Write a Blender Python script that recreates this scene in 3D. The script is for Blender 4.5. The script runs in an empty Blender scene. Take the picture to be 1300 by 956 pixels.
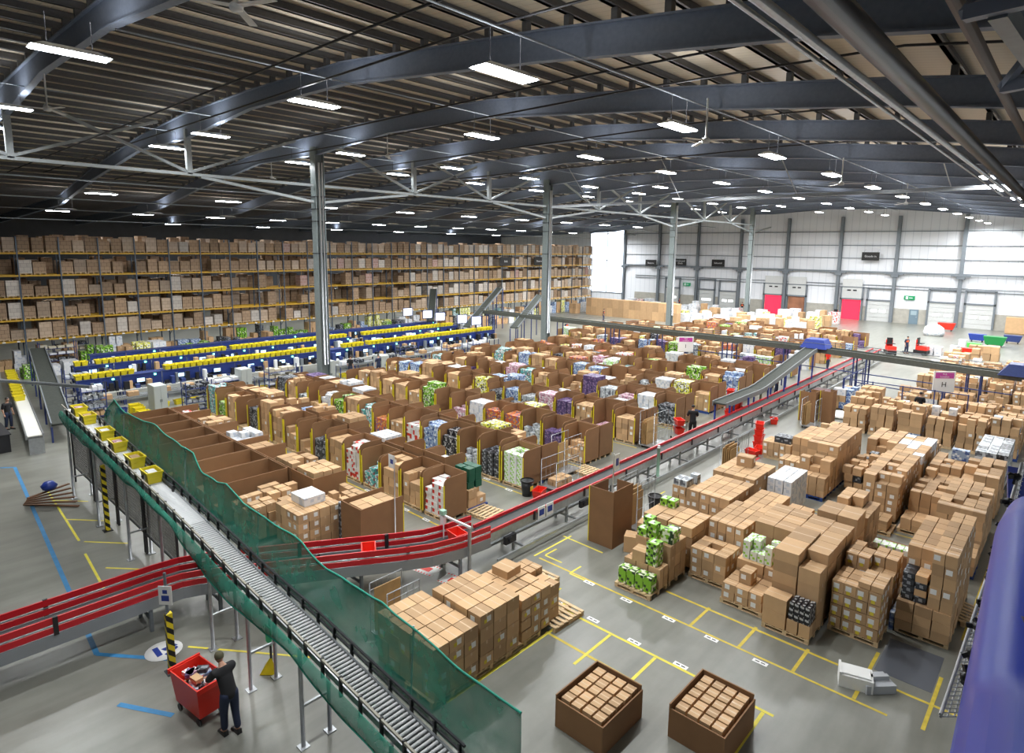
import bpy, math, random
import numpy as np
from mathutils import Vector, Matrix
R = math.radians
C = bpy.context.scene.collection
SC = bpy.context.scene
# ------------------------------------------------------------------ camera, world, exposure
FOC = 786.7; PITCH = .14806; ROLL = -.011975; YAW = -.746646; EYE = 10.0
def cam_axes():
    f = np.array([math.sin(YAW)*math.cos(PITCH), math.cos(YAW)*math.cos(PITCH), -math.sin(PITCH)])
    r = np.array([math.cos(YAW), -math.sin(YAW), 0.]); d = np.cross(f, r)
    c, s = math.cos(ROLL), math.sin(ROLL)
    return np.array([c*r+s*d, -s*r+c*d, f])
CM = cam_axes()
cd = bpy.data.cameras.new('camera'); co = bpy.data.objects.new('camera', cd); C.objects.link(co)
cd.sensor_width = 36; cd.lens = FOC/1300*36; cd.shift_y = (433-478)/1300; cd.clip_end = 600; cd.clip_start = .05
_r, _d, _f = CM
co.matrix_world = Matrix([[_r[0], -_d[0], -_f[0], 0], [_r[1], -_d[1], -_f[1], 0], [_r[2], -_d[2], -_f[2], EYE], [0, 0, 0, 1]])
SC.camera = co
SC.view_settings.view_transform = 'Standard'; SC.view_settings.look = 'None'
SC.view_settings.exposure = 0.0; SC.view_settings.gamma = 1; SC.view_settings.use_curve_mapping = False
w = bpy.data.worlds.new('daylight'); SC.world = w; w.use_nodes = True
w.node_tree.nodes['Background'].inputs[0].default_value = (.80, .88, 1, 1); w.node_tree.nodes['Background'].inputs[1].default_value = 5.0
LAMP_W = 540.0       # watts of one ceiling lamp
SC.cycles.max_bounces = 6; SC.cycles.diffuse_bounces = 3; SC.cycles.glossy_bounces = 2
SC.cycles.transmission_bounces = 3; SC.cycles.transparent_max_bounces = 8
SC.cycles.sample_clamp_indirect = 3; SC.cycles.caustics_reflective = False; SC.cycles.caustics_refractive = False
SC.cycles.use_denoising = True
# ------------------------------------------------------------------ helpers
def fl(px, py, z=0.):
    d = CM.T @ np.array([(px-650)/FOC, (py-433)/FOC, 1.]); t = (z-EYE)/d[2]
    return (d[0]*t, d[1]*t)
def proj(P):
    P = np.atleast_2d(np.asarray(P, float)); q = (P-np.array([0, 0, EYE])) @ CM.T
    return 650+FOC*q[:, 0]/q[:, 2], 433+FOC*q[:, 1]/q[:, 2], q[:, 2]
rnd = random.Random(7)
MATS = {}
def mat(name, col, rough=.6, metal=0., var=.0, vscale=8., emit=0., ecol=None, alpha=1., island=0., bump=0., spec=.5, hue=None):
    """plain procedural surface: base colour with noise, small per-piece variation"""
    if name in MATS: return MATS[name]
    m = bpy.data.materials.new(name); m.use_nodes = True; nt = m.node_tree; N = nt.nodes; L = nt.links
    b = N['Principled BSDF']; b.inputs['Roughness'].default_value = rough; b.inputs['Metallic'].default_value = metal
    b.inputs['Specular IOR Level'].default_value = spec
    c = (*col, 1.); b.inputs['Base Color'].default_value = c; m.diffuse_color = c
    if var or island:
        tc = N.new('ShaderNodeTexCoord'); src = None
        nz = N.new('ShaderNodeTexNoise'); nz.inputs['Scale'].default_value = vscale; nz.inputs['Detail'].default_value = 3
        L.new(tc.outputs['Object'], nz.inputs['Vector'])
        mr = N.new('ShaderNodeMapRange'); mr.inputs[1].default_value = .3; mr.inputs[2].default_value = .7
        mr.inputs[3].default_value = 1-var; mr.inputs[4].default_value = 1+var; L.new(nz.outputs[0], mr.inputs[0]); out = mr.outputs[0]
        if island:
            g = N.new('ShaderNodeNewGeometry'); oi = N.new('ShaderNodeObjectInfo')
            ad = N.new('ShaderNodeMath'); ad.operation = 'ADD'; L.new(g.outputs['Random Per Island'], ad.inputs[0]); L.new(oi.outputs['Random'], ad.inputs[1])
            fr = N.new('ShaderNodeMath'); fr.operation = 'FRACT'; L.new(ad.outputs[0], fr.inputs[0])
            m2 = N.new('ShaderNodeMapRange'); m2.inputs[3].default_value = 1-island; m2.inputs[4].default_value = 1+island; L.new(fr.outputs[0], m2.inputs[0])
            mu = N.new('ShaderNodeMath'); mu.operation = 'MULTIPLY'; L.new(out, mu.inputs[0]); L.new(m2.outputs[0], mu.inputs[1]); out = mu.outputs[0]
        hs = N.new('ShaderNodeHueSaturation'); hs.inputs['Color'].default_value = c; L.new(out, hs.inputs['Value']); L.new(hs.outputs[0], b.inputs['Base Color'])
    if bump:
        tc = N.new('ShaderNodeTexCoord'); nz = N.new('ShaderNodeTexNoise'); nz.inputs['Scale'].default_value = 12
        L.new(tc.outputs['Object'], nz.inputs['Vector']); bp = N.new('ShaderNodeBump'); bp.inputs['Strength'].default_value = bump; bp.inputs['Distance'].default_value = .03
        L.new(nz.outputs[0], bp.inputs['Height']); L.new(bp.outputs[0], b.inputs['Normal'])
    if emit:
        b.inputs['Emission Color'].default_value = (*(ecol or col), 1); b.inputs['Emission Strength'].default_value = emit
    if alpha < 1:
        b.inputs['Alpha'].default_value = alpha
    MATS[name] = m; return m
def spot_mat(name, c1, c2, c3=(.8, .8, .8), scale=9., rough=.45):
    """printed packaging: a main colour broken by blocks of the two print colours"""
    if name in MATS: return MATS[name]
    m = mat(name, c1, rough); nt = m.node_tree; N = nt.nodes; L = nt.links; b = N['Principled BSDF']
    tc = N.new('ShaderNodeTexCoord'); v = N.new('ShaderNodeTexVoronoi'); v.distance = 'CHEBYCHEV'; v.inputs['Scale'].default_value = scale; v.inputs['Randomness'].default_value = .35
    L.new(tc.outputs['Object'], v.inputs['Vector']); sp = N.new('ShaderNodeSeparateColor'); L.new(v.outputs['Color'], sp.inputs[0])
    r = N.new('ShaderNodeValToRGB'); r.color_ramp.interpolation = 'CONSTANT'; e = r.color_ramp.elements
    e[0].position = 0; e[0].color = (*c1, 1); e[1].position = .52; e[1].color = (*c2, 1); q = e.new(.8); q.color = (*c3, 1)
    L.new(sp.outputs[0], r.inputs[0]); L.new(r.outputs[0], b.inputs['Base Color']); return m
class MB:
    """collects boxes, bars, tubes into one mesh"""
    def __init__(s): s.v = []; s.f = []; s.m = []; s.sm = []
    def add(s, vs, fs, mi=0, smooth=False):
        n = len(s.v); s.v += [tuple(p) for p in vs]; s.f += [tuple(i+n for i in q) for q in fs]; s.m += [mi]*len(fs); s.sm += [smooth]*len(fs); return s
    def box(s, x0, x1, y0, y1, z0, z1, mi=0, rot=0., c=None):
        vs = [(x, y, z) for z in (z0, z1) for y in (y0, y1) for x in (x0, x1)]
        if rot:
            cx, cy = c or ((x0+x1)/2, (y0+y1)/2); ca, sa = math.cos(rot), math.sin(rot)
            vs = [(cx+(x-cx)*ca-(y-cy)*sa, cy+(x-cx)*sa+(y-cy)*ca, z) for x, y, z in vs]
        return s.add(vs, [(0, 2, 3, 1), (4, 5, 7, 6), (0, 1, 5, 4), (1, 3, 7, 5), (3, 2, 6, 7), (2, 0, 4, 6)], mi)
    def bar(s, a, b, w=.06, h=None, mi=0, up=(0, 0, 1)):
        a, b = Vector(a), Vector(b); h = h or w; d = (b-a).normalized(); u = Vector(up)
        if abs(d.dot(u)) > .98: u = Vector((1, 0, 0))
        r = d.cross(u).normalized(); u = r.cross(d)
        vs = [p+r*(w/2*i)+u*(h/2*j) for p in (a, b) for i, j in ((-1, -1), (1, -1), (1, 1), (-1, 1))]
        return s.add(vs, [(0, 1, 2, 3), (7, 6, 5, 4), (0, 4, 5, 1), (1, 5, 6, 2), (2, 6, 7, 3), (3, 7, 4, 0)], mi)
    def ibeam(s, a, b, w=.2, h=.4, t=.03, mi=0, up=(0, 0, 1)):
        a, b = Vector(a), Vector(b); d = (b-a).normalized(); u = Vector(up); r = d.cross(u).normalized(); u = r.cross(d)
        P = [(-w/2, -h/2), (w/2, -h/2), (w/2, -h/2+t), (t/2, -h/2+t), (t/2, h/2-t), (w/2, h/2-t), (w/2, h/2), (-w/2, h/2), (-w/2, h/2-t), (-t/2, h/2-t), (-t/2, -h/2+t), (-w/2, -h/2+t)]
        vs = [p+r*i+u*j for p in (a, b) for i, j in P]; n = 12
        fs = [(i, (i+1) % n, (i+1) % n+n, i+n) for i in range(n)]+[tuple(range(n-1, -1, -1)), tuple(range(n, 2*n))]
        return s.add(vs, fs, mi)
    def tube(s, pts, r=.03, k=8, mi=0, cap=True):
        pts = [Vector(p) for p in pts]; n0 = len(s.v); rings = []
        rr = r if isinstance(r, (list, tuple)) else [r]*len(pts)
        for i, p in enumerate(pts):
            d = (pts[min(i+1, len(pts)-1)]-pts[max(i-1, 0)]).normalized(); u = Vector((0, 0, 1)) if abs(d.z) < .9 else Vector((1, 0, 0))
            a = d.cross(u).normalized(); b = a.cross(d); rings.append([p+(a*math.cos(t*2*math.pi/k)+b*math.sin(t*2*math.pi/k))*rr[i] for t in range(k)])
        vs = [q for g in rings for q in g]; fs = []
        for i in range(len(pts)-1):
            for t in range(k): fs.append((i*k+t, i*k+(t+1) % k, (i+1)*k+(t+1) % k, (i+1)*k+t))
        s.add(vs, fs, mi, True)
        if cap: s.f += [tuple(n0+t for t in range(k)), tuple(n0+(len(pts)-1)*k+t for t in range(k-1, -1, -1))]; s.m += [mi, mi]; s.sm += [False, False]
        return s
    def lathe(s, prof, c=(0, 0, 0), k=16, mi=0):
        vs = [(c[0]+r*math.cos(t*2*math.pi/k), c[1]+r*math.sin(t*2*math.pi/k), c[2]+z) for r, z in prof for t in range(k)]
        fs = [(i*k+t, i*k+(t+1) % k, (i+1)*k+(t+1) % k, (i+1)*k+t) for i in range(len(prof)-1) for t in range(k)]
        return s.add(vs, fs, mi, True)
    def quad(s, a, b, c, d, mi=0): return s.add([a, b, c, d], [(0, 1, 2, 3)], mi)
    def prism(s, poly, z0, z1, mi=0):
        n = len(poly); vs = [(x, y, z0) for x, y in poly]+[(x, y, z1) for x, y in poly]
        return s.add(vs, [tuple(range(n-1, -1, -1)), tuple(range(n, 2*n))]+[(i, (i+1) % n, (i+1) % n+n, i+n) for i in range(n)], mi)
    def mesh(s, name, mats):
        me = bpy.data.meshes.new(name); me.from_pydata(s.v, [], s.f)
        for m in (mats if isinstance(mats, (list, tuple)) else [mats]): me.materials.append(m)
        if any(s.m): me.polygons.foreach_set('material_index', s.m)
        if any(s.sm): me.polygons.foreach_set('use_smooth', s.sm)
        me.update(); return me
    def build(s, name, mats, parent=None, loc=None, rz=0.):
        return link(name, s.mesh(name, mats), parent, loc, rz)
def link(name, me, parent=None, loc=None, rz=0.):
    o = bpy.data.objects.new(name, me); C.objects.link(o)
    if parent: o.parent = parent
    if loc: o.location = loc
    if rz: o.rotation_euler = (0, 0, rz)
    return o
def tag(o, label=None, cat=None, group=None, kind=None):
    if label and len(label.split()) > 16: print('LONG', label)
    if label: o['label'] = label
    if cat: o['category'] = cat
    if group: o['group'] = group
    if kind: o['kind'] = kind
    return o
def thing(name, label, cat, loc=(0, 0, 0), rz=0., group=None):
    o = bpy.data.objects.new(name, None); C.objects.link(o); o.location = loc; o.rotation_euler = (0, 0, rz); o.empty_display_size = .2
    return tag(o, label, cat, group)
def struct(name, mb, m): return tag(mb.build(name, m), kind='structure')
KIDS = {}
def copy_tree(o, parent=None):
    c = o.copy(); C.objects.link(c)
    if parent: c.parent = parent
    if o.name not in KIDS: KIDS[o.name] = [x.name for x in o.children]
    for ch in KIDS[o.name]: copy_tree(bpy.data.objects[ch], c)
    return c
ORD = ['', 'first', 'second', 'third', 'fourth', 'fifth', 'sixth', 'seventh', 'eighth', 'ninth', 'tenth', 'eleventh', 'twelfth', 'thirteenth', 'fourteenth', 'fifteenth', 'sixteenth', 'seventeenth', 'eighteenth', 'nineteenth', 'twentieth']
def nth(i):
    if i < len(ORD): return ORD[i]
    t = {2: 'twenty', 3: 'thirty', 4: 'forty', 5: 'fifty', 6: 'sixty', 7: 'seventy', 8: 'eighty', 9: 'ninety'}; a, b = divmod(i, 10)
    return t[a]+'-'+ORD[b] if b else {2: 'twentieth', 3: 'thirtieth', 4: 'fortieth', 5: 'fiftieth', 6: 'sixtieth', 7: 'seventieth', 8: 'eightieth', 9: 'ninetieth'}[a]
def interp(x, P):
    P = sorted(P)
    if x <= P[0][0]: return P[0][1]
    for (a, b), (c, d) in zip(P, P[1:]):
        if x <= c: return b+(d-b)*(x-a)/(c-a)
    return P[-1][1]
# ------------------------------------------------------------------ materials
STEEL = mat('painted_steel', (.20, .225, .25), .45, .3, .08)
BLUESTEEL = mat('blue_grey_steel', (.19, .225, .30), .6, .0, .08)
GALV = mat('galvanised_steel', (.42, .44, .46), .35, .7, .1)
DARKM = mat('dark_metal', (.03, .03, .035), .5, .3)
BLACK = mat('black_plastic', (.015, .015, .017), .4)
WHITE = mat('white_paint', (.78, .79, .80), .5)
CARD = mat('cardboard', (.52, .33, .175), .8, 0, .05, 3, island=.22)
CARD2 = mat('brown_board', (.245, .125, .055), .8, 0, .06, 2, island=.12)
TAPE = mat('packing_tape', (.60, .42, .25), .3)
PAPER = mat('white_label', (.85, .85, .83), .6)
YEL = mat('yellow_plastic', (.80, .66, .02), .4, 0, .06)
YTAPE = mat('yellow_floor_tape', (.62, .47, .05), .6, 0, .15, 6)
RED = mat('red_plastic', (.78, .03, .015), .4)
REDRAIL = mat('red_rail_paint', (.55, .012, .02), .35)
BLUE = mat('blue_paint', (.02, .05, .30), .4, 0, .1)
NAVY = mat('navy_paint', (.025, .045, .17), .5, 0, .1)
WOOD = mat('pallet_wood', (.62, .45, .26), .75, 0, .14, 6, island=.12)
BPAL = mat('blue_pallet_paint', (.02, .06, .25), .6, 0, .1)
GREEN = mat('green_plastic', (.01, .22, .05), .4)
SKIN = mat('skin', (.55, .30, .20), .5)
# ------------------------------------------------------------------ the building
def floor_material():
    m = mat('polished_concrete', (.235, .24, .225), .32); nt = m.node_tree; N = nt.nodes; L = nt.links; b = N['Principled BSDF']
    tc = N.new('ShaderNodeTexCoord')
    n1 = N.new('ShaderNodeTexNoise'); n1.inputs['Scale'].default_value = .35; n1.inputs['Detail'].default_value = 8; n1.inputs['Roughness'].default_value = .65
    L.new(tc.outputs['Object'], n1.inputs['Vector'])
    mp = N.new('ShaderNodeMapping'); mp.inputs['Scale'].default_value = (2.2, .35, 1); L.new(tc.outputs['Object'], mp.inputs['Vector'])
    n2 = N.new('ShaderNodeTexNoise'); n2.inputs['Scale'].default_value = 1.1; n2.inputs['Detail'].default_value = 5; L.new(mp.outputs[0], n2.inputs['Vector'])
    r1 = N.new('ShaderNodeValToRGB'); e = r1.color_ramp.elements; e[0].position = .3; e[0].color = (.175, .177, .152, 1); e[1].position = .7; e[1].color = (.245, .245, .215, 1)
    L.new(n1.outputs[0], r1.inputs[0])
    r2 = N.new('ShaderNodeMapRange'); r2.inputs[1].default_value = .35; r2.inputs[2].default_value = .62; r2.inputs[3].default_value = .86; r2.inputs[4].default_value = 1.05; L.new(n2.outputs[0], r2.inputs[0])
    mx = N.new('ShaderNodeMix'); mx.data_type = 'RGBA'; mx.blend_type = 'MULTIPLY'; mx.inputs[0].default_value = 1
    L.new(r1.outputs[0], mx.inputs[6]); L.new(r2.outputs[0], mx.inputs[7]); L.new(mx.outputs[2], b.inputs['Base Color'])
    rr = N.new('ShaderNodeMapRange'); rr.inputs[3].default_value = .22; rr.inputs[4].default_value = .40; L.new(n1.outputs[0], rr.inputs[0]); L.new(rr.outputs[0], b.inputs['Roughness'])
    return m
struct('floor', MB().box(-100, 6, -6, 106, -.3, 0), floor_material())
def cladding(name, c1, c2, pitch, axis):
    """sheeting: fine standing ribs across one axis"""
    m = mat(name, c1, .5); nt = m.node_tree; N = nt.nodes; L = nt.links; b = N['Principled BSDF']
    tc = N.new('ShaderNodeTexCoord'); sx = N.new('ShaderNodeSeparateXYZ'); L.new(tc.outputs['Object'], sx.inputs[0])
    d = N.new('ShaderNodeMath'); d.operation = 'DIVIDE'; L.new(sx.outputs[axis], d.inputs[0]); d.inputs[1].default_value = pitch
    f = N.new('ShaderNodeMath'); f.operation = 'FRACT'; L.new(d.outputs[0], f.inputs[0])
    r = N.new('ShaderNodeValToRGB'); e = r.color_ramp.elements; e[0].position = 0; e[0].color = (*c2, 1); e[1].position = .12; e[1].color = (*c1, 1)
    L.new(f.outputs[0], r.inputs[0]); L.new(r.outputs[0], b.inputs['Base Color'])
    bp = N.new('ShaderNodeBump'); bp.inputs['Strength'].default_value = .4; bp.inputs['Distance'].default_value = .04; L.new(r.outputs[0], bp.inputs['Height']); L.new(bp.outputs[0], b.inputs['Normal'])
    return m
ROOF = [(-100, 12.4), (-68, 13.4), (-57, 14.9), (-46, 16.0), (-38, 16.4), (-30, 16.4), (-22, 16.2), (-12, 15.2), (-4.5, 14.3), (0, 13.6), (6, 13.5)]
def rz_(x): return interp(x, ROOF)       # underside of the rafters
DEPTH = .85
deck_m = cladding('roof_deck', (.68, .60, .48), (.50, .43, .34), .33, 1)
xs = [-100, -84, -68, -57, -46, -38, -30, -22, -12, -4.5, 0, 6]
dk = MB()
for a, b in zip(xs, xs[1:]):
    za, zb = rz_(a)+DEPTH+.55, rz_(b)+DEPTH+.55
    dk.add([(a, -6, za), (b, -6, zb), (b, 106, zb), (a, 106, za), (a, -6, za+.1), (b, -6, zb+.1), (b, 106, zb+.1), (a, 106, za+.1)], [(0, 3, 2, 1), (4, 5, 6, 7), (0, 1, 5, 4), (2, 3, 7, 6)])
struct('ceiling', dk, deck_m)
# translucent roof lights, real strips of glazing let into the deck: bright patches seen between the purlins
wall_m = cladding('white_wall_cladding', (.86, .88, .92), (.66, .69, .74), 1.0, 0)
# far wall with the tall bright opening between x -74.7 and -66.5
wb = MB()
YW = 104.
OX0, OX1, OZ0, OZ1 = -74.8, -66.6, 1.6, 14.2
wb.box(-100, OX0, YW, YW+.3, 0, 18.2); wb.box(OX1, 6, YW, YW+.3, 0, 18.2); wb.box(OX0, OX1, YW, YW+.3, OZ1, 18.2); wb.box(OX0, OX1, YW, YW+.3, 0, OZ0)
struct('wall_far', wb, wall_m)
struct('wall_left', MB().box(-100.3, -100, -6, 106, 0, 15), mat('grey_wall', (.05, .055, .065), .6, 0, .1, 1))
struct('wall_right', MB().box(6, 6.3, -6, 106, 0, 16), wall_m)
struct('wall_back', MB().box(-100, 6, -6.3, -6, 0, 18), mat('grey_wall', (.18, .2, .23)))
glass = mat('translucent_glazing', (.9, .95, 1), .3); glass.node_tree.nodes['Principled BSDF'].inputs['Transmission Weight'].default_value = 1.0
glass.node_tree.nodes['Principled BSDF'].inputs['IOR'].default_value = 1.02
gw = thing('window_1', None, None, (0, 0, 0)); gw['kind'] = 'structure'
MB().box(OX0, OX1, YW+.1, YW+.14, OZ0, OZ1).build('glass', glass, gw)
fr = MB()
for x in (OX0, (OX0+OX1)/2, OX1): fr.box(x-.08, x+.08, YW-.1, YW+.05, OZ0, OZ1)
for z in (OZ0, 7.9, OZ1): fr.box(OX0, OX1, YW-.1, YW+.05, z-.08, z+.08)
fr.build('window_frame', STEEL, gw)
# daylight coming in through the tall glazing (an area light standing outside, behind the glass)
la = bpy.data.lights.new('daylight', 'AREA'); la.shape = 'RECTANGLE'; la.size = OX1-OX0; la.size_y = OZ1-OZ0; la.energy = 22000; la.color = (.8, .88, 1)
lo = bpy.data.objects.new('daylight', la); C.objects.link(lo); lo.location = ((OX0+OX1)/2, YW+.6, 8); lo.rotation_euler = (R(90), 0, R(180)); lo.rotation_euler = (R(-90), 0, 0)
# concrete dado along the foot of the far wall
struct('baseboard_far', MB().box(-64, 6, YW-.22, YW-.002, 0, 2.1), mat('dado_board', (.42, .40, .35), .7, 0, .1, 2))
# wall rails: main rail at 7.2, lighter girts above and below
tr = MB().bar((-66.5, YW-.35, 7.2), (6, YW-.35, 7.2), .3, .25)
struct('trim_1', tr, STEEL)
for i, z in enumerate((9.2, 11.1, 13.1, 5.3, 4.9)):
    struct('trim_%d' % (i+2), MB().bar((-66.5 if z > 6 else -64, YW-.12, z), (6, YW-.12, z), .12, .09), STEEL)
# wall posts
pm = MB().box(-.14, .14, -.55, -.25, 0, 15.3).box(-.22, .22, -.6, -.56, 0, 15.3).box(-.22, .22, -.24, -.2, 0, 15.3).mesh('wall_post', STEEL)
bm = MB().box(-1.1, 1.1, -.8, -.3, 6.95, 7.15).box(-.5, .5, -.75, -.35, 6.6, 6.95).mesh('bracket', STEEL)
for i, x in enumerate([-66.46, -58.93, -51.26, -43.56, -35.94, -28.15, -20.64, -12.83, -5.1]):
    o = thing('wall_post', 'grey steel post on the far wall, %s from the bright opening' % nth(i+1), 'post', (x, YW, 0), 0, 'steel posts of the far wall')
    link('post', pm, o)
    link('bracket', bm, o)
# vertical joints of the cladding
for i, x in enumerate(np.arange(-64, 4, 2.55)):
    pass
# loading doors of the far wall
greyp = mat('door_grey', (.60, .61, .60), .5, 0, .04); lite = mat('vision_panel', (.95, .97, 1), .3, emit=1.6)
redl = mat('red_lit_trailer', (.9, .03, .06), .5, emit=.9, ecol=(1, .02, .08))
def dock_door(n, x0, x1, zt, style):
    o = thing('door_%d' % n, None, None, (0, 0, 0)); o['kind'] = 'structure'
    f = MB()
    for x in (x0-.12, x1+.12): f.box(x-.12, x+.12, YW-.5, YW-.23, 0, zt+1.9)
    f.box(x0-.24, x1+.24, YW-.5, YW-.23, zt-.02, zt+.2); f.box(x0-.24, x1+.24, YW-.5, YW-.23, zt+1.8, zt+1.95); f.build('door_frame', STEEL, o)
    if style == 'open':   # raised door above a red-lit trailer
        MB().box(x0, x1, YW-.45, YW-.35, zt+.2, zt+3.1).build('raised_panel', greyp, o)
        MB().box(x0+.7, x0+1.2, YW-.5, YW-.46, zt+1.3, zt+1.5).box(x1-1.2, x1-.7, YW-.5, YW-.46, zt+1.3, zt+1.5).build('vision_slot', BLACK, o)
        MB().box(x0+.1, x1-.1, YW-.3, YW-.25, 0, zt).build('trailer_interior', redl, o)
    elif style == 'carton':
        MB().box(x0, x1, YW-.45, YW-.35, zt+.2, zt+3.1).build('raised_panel', greyp, o)
        MB().box(x0+.7, x0+1.2, YW-.5, YW-.46, zt+1.3, zt+1.5).box(x1-1.2, x1-.7, YW-.5, YW-.46, zt+1.3, zt+1.5).build('vision_slot', BLACK, o)
        MB().box(x0+.1, x1-.1, YW-.3, YW-.25, 0, zt).build('trailer_interior', mat('trailer_brown', (.35, .15, .08), .7, 0, .2, 1), o)
    else:
        p = MB()
        for k in range(5): p.box(x0, x1, YW-.4, YW-.3, k*zt/5+.01, (k+1)*zt/5-.02)
        p.build('panel', greyp, o)
        MB().box(x0+.5, x0+1.3, YW-.43, YW-.405, 1.35, 1.75).box(x1-1.3, x1-.5, YW-.43, YW-.405, 1.35, 1.75).build('window_panes', lite, o)
dock_door(1, -50.6, -47.9, 3.2, 'shut'); dock_door(2, -46.8, -43.9, 3.1, 'shut'); dock_door(3, -39.1, -36.3, 3.0, 'open')
dock_door(4, -35.4, -32.7, 3.0, 'carton'); dock_door(5, -27.4, -24.7, 3.0, 'open'); dock_door(6, -23.8, -20.9, 3.0, 'shut')
dock_door(7, -16.1, -12.9, 3.2, 'shut'); dock_door(8, -11.9, -8.9, 3.2, 'shut'); dock_door(9, -57.2, -54.6, 3.2, 'shut')
o = thing('door_10', None, None); o['kind'] = 'structure'
MB().box(-18.4, -17.3, YW-.34, YW-.24, 0, 2.1).build('panel', mat('blue_grey_door', (.16, .23, .28), .5), o); MB().box(-17.55, -17.45, YW-.42, YW-.34, .95, 1.05).build('handle', GALV, o)
MB().box(-18.2, -17.5, YW-.36, YW-.34, 1.3, 1.9).build('pane', mat('door_glass', (.35, .45, .5), .2), o)
def text_on(body, size, parent, loc, m, rx=90, rz=0, name='lettering', ext=.004):
    cu = bpy.data.curves.new(name, 'FONT'); cu.body = body; cu.size = size; cu.align_x = 'CENTER'; cu.align_y = 'CENTER'; cu.extrude = ext; cu.resolution_u = 2
    q = bpy.data.objects.new('q', cu); C.objects.link(q); me = bpy.data.meshes.new_from_object(q.evaluated_get(bpy.context.evaluated_depsgraph_get())); bpy.data.objects.remove(q)
    me.materials.clear(); me.materials.append(m); t = bpy.data.objects.new(name, me); C.objects.link(t); t.rotation_euler = (R(rx), 0, R(rz)); t.location = loc; t.parent = parent; return t
EXITG = mat('exit_green', (.0, .25, .09), .5, emit=.25)
for x, z, s, l in ((-18.6, 3.7, 1.3, 'above the staff door'), (-53.2, 4.0, 1.3, 'left of the shut loading doors')):
    o = thing('exit_sign', 'green fire exit sign with white running figure mark, '+l, 'sign', (x, YW-.25, z))
    MB().box(-s/2, s/2, -.08, .249, -.28, .28).build('panel', EXITG, o)
    MB().box(-.42, -.12, -.09, -.082, -.2, .2).box(.0, .42, -.09, -.082, -.05, .05).prism([(.3, 0), (.3, 0), (.3, 0)], 0, 0).build('pictogram', WHITE, o)
# hanging black area signs in front of the far wall and of the racking
BOARD = mat('sign_black', (.01, .01, .01), .5)
for i, (x, z, t) in enumerate(((-60.3, 7.65, 'Returns'), (-54.3, 7.95, 'Outbound\nDock'), (-47.2, 7.95, 'Inbound'), (-23.9, 9.5, 'Goods in'))):
    o = thing('area_sign', 'black hanging sign with white lettering on the far wall, %s from the left' % nth(i+1), 'sign', (x, YW-.9, z), 0, 'black signs of the far wall')
    MB().box(-1.15, 1.15, -.04, .04, -.6, .6).build('board', BOARD, o); text_on(t, .42, o, (0, -.05, 0), WHITE)
    for s in (-.9, .9): MB().bar((s, 0, .6), (s, .9, 1.0), .03).build('hanger', GALV, o)
# ------------------------------------------------------------------ roof frames
FRY = [6.24+8*(i-.0)-.24 for i in range(-1, 13)]
FRY = [-2, 6, 14, 22, 30, 38, 46, 54, 62, 70, 78, 86, 94, 102]
rx = [-99.8, -84, -68, -57, -46, -38, -30, -22, -12, -4.5, 0, 5.8]
RAFT = []
for i, y in enumerate(FRY):
    m = MB()
    vs, fs = [], []
    for x in rx:
        z0 = rz_(x); z1 = z0+DEPTH
        if abs(x+38) < .1: z0 -= .5
        for (dy, z) in ((-.13, z0), (.13, z0), (.13, z0+.05), (.02, z0+.05), (.02, z1-.05), (.13, z1-.05), (.13, z1), (-.13, z1), (-.13, z1-.05), (-.02, z1-.05), (-.02, z0+.05), (-.13, z0+.05)): vs.append((x, y+dy, z))
    for k in range(len(rx)-1):
        for q in range(12): fs.append((k*12+q, k*12+(q+1) % 12, (k+1)*12+(q+1) % 12, (k+1)*12+q))
    m.add(vs, fs)
    o = m.build('roof_rafter', BLUESTEEL); tag(o, 'blue-grey steel rafter spanning the roof, %s from the camera' % (nth(i) if i else 'just behind and above'), 'rafter', 'roof rafters'); RAFT.append(o)
CLEAT = MB().box(-.09, .09, -.1, .1, -.39, -.091).mesh('purlin_cleat', [mat('purlin_grey', (.10, .10, .105), .5, .2, .1)])
# purlins along the hall, and the short stubs that carry them
XP = [-1.9-1.52*i for i in range(64)]
for i, x in enumerate(XP):
    z = rz_(x)+DEPTH+.38
    o = MB().box(x-.06, x+.06, -5.9, 103.9, z-.09, z+.15).box(x-.06, x+.12, -5.9, 103.9, z-.09, z-.07).build('roof_purlin', mat('purlin_grey', (.10, .10, .105), .5, .2, .1))
    tag(o, 'dark steel purlin running the length of the roof, %s from the right' % nth(i+1), 'purlin', 'roof purlins')
    if x > -62:
        for y, rf in zip(FRY, RAFT): link('purlin_cleat', CLEAT, rf, (x, y, z))
# slim bracing rods between the frames
# valley girder over the column line: bottom chord, posts and struts
XC = -38.
def column(y, lab):
    o = thing('steel_column', lab, 'column', (XC, y, 0), 0, 'roof columns')
    MB().box(-.3, .3, -.34, -.29, 0, rz_(XC)).box(-.3, .3, .29, .34, 0, rz_(XC)).box(-.05, .05, -.3, .3, 0, rz_(XC)).build('shaft', mat('column_paint', (.20, .235, .235), .45, .1, .08), o)
    d = MB().tube([(.36, -.1, 2), (.36, -.1, 15.4)], .07, 8).tube([(.36, .12, 2), (.36, .12, 15.4)], .05, 8); d.build('downpipe', GALV, o)
    c = MB()
    for z in (11.6, 12.4, 13.2, 9.5): c.box(-.34, .34, -.37, .37, z, z+.06)
    c.build('clamp', DARKM, o)
    MB().box(-.45, .45, -.45, .45, 0, .04).build('base_plate', STEEL, o)
    return o
COLY = [22, 45.8, 70, 94]
for y, l in zip(COLY, ('nearest tall grey steel column rising beside the packing benches', 'second tall grey steel column, between bin field and racking', 'third steel column, above the far goods and bright opening', 'fourth steel column, small, near the far wall')): column(y, l)
TRUSS = mat('truss_grey', (.33, .36, .37), .5, .1, .08)
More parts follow.
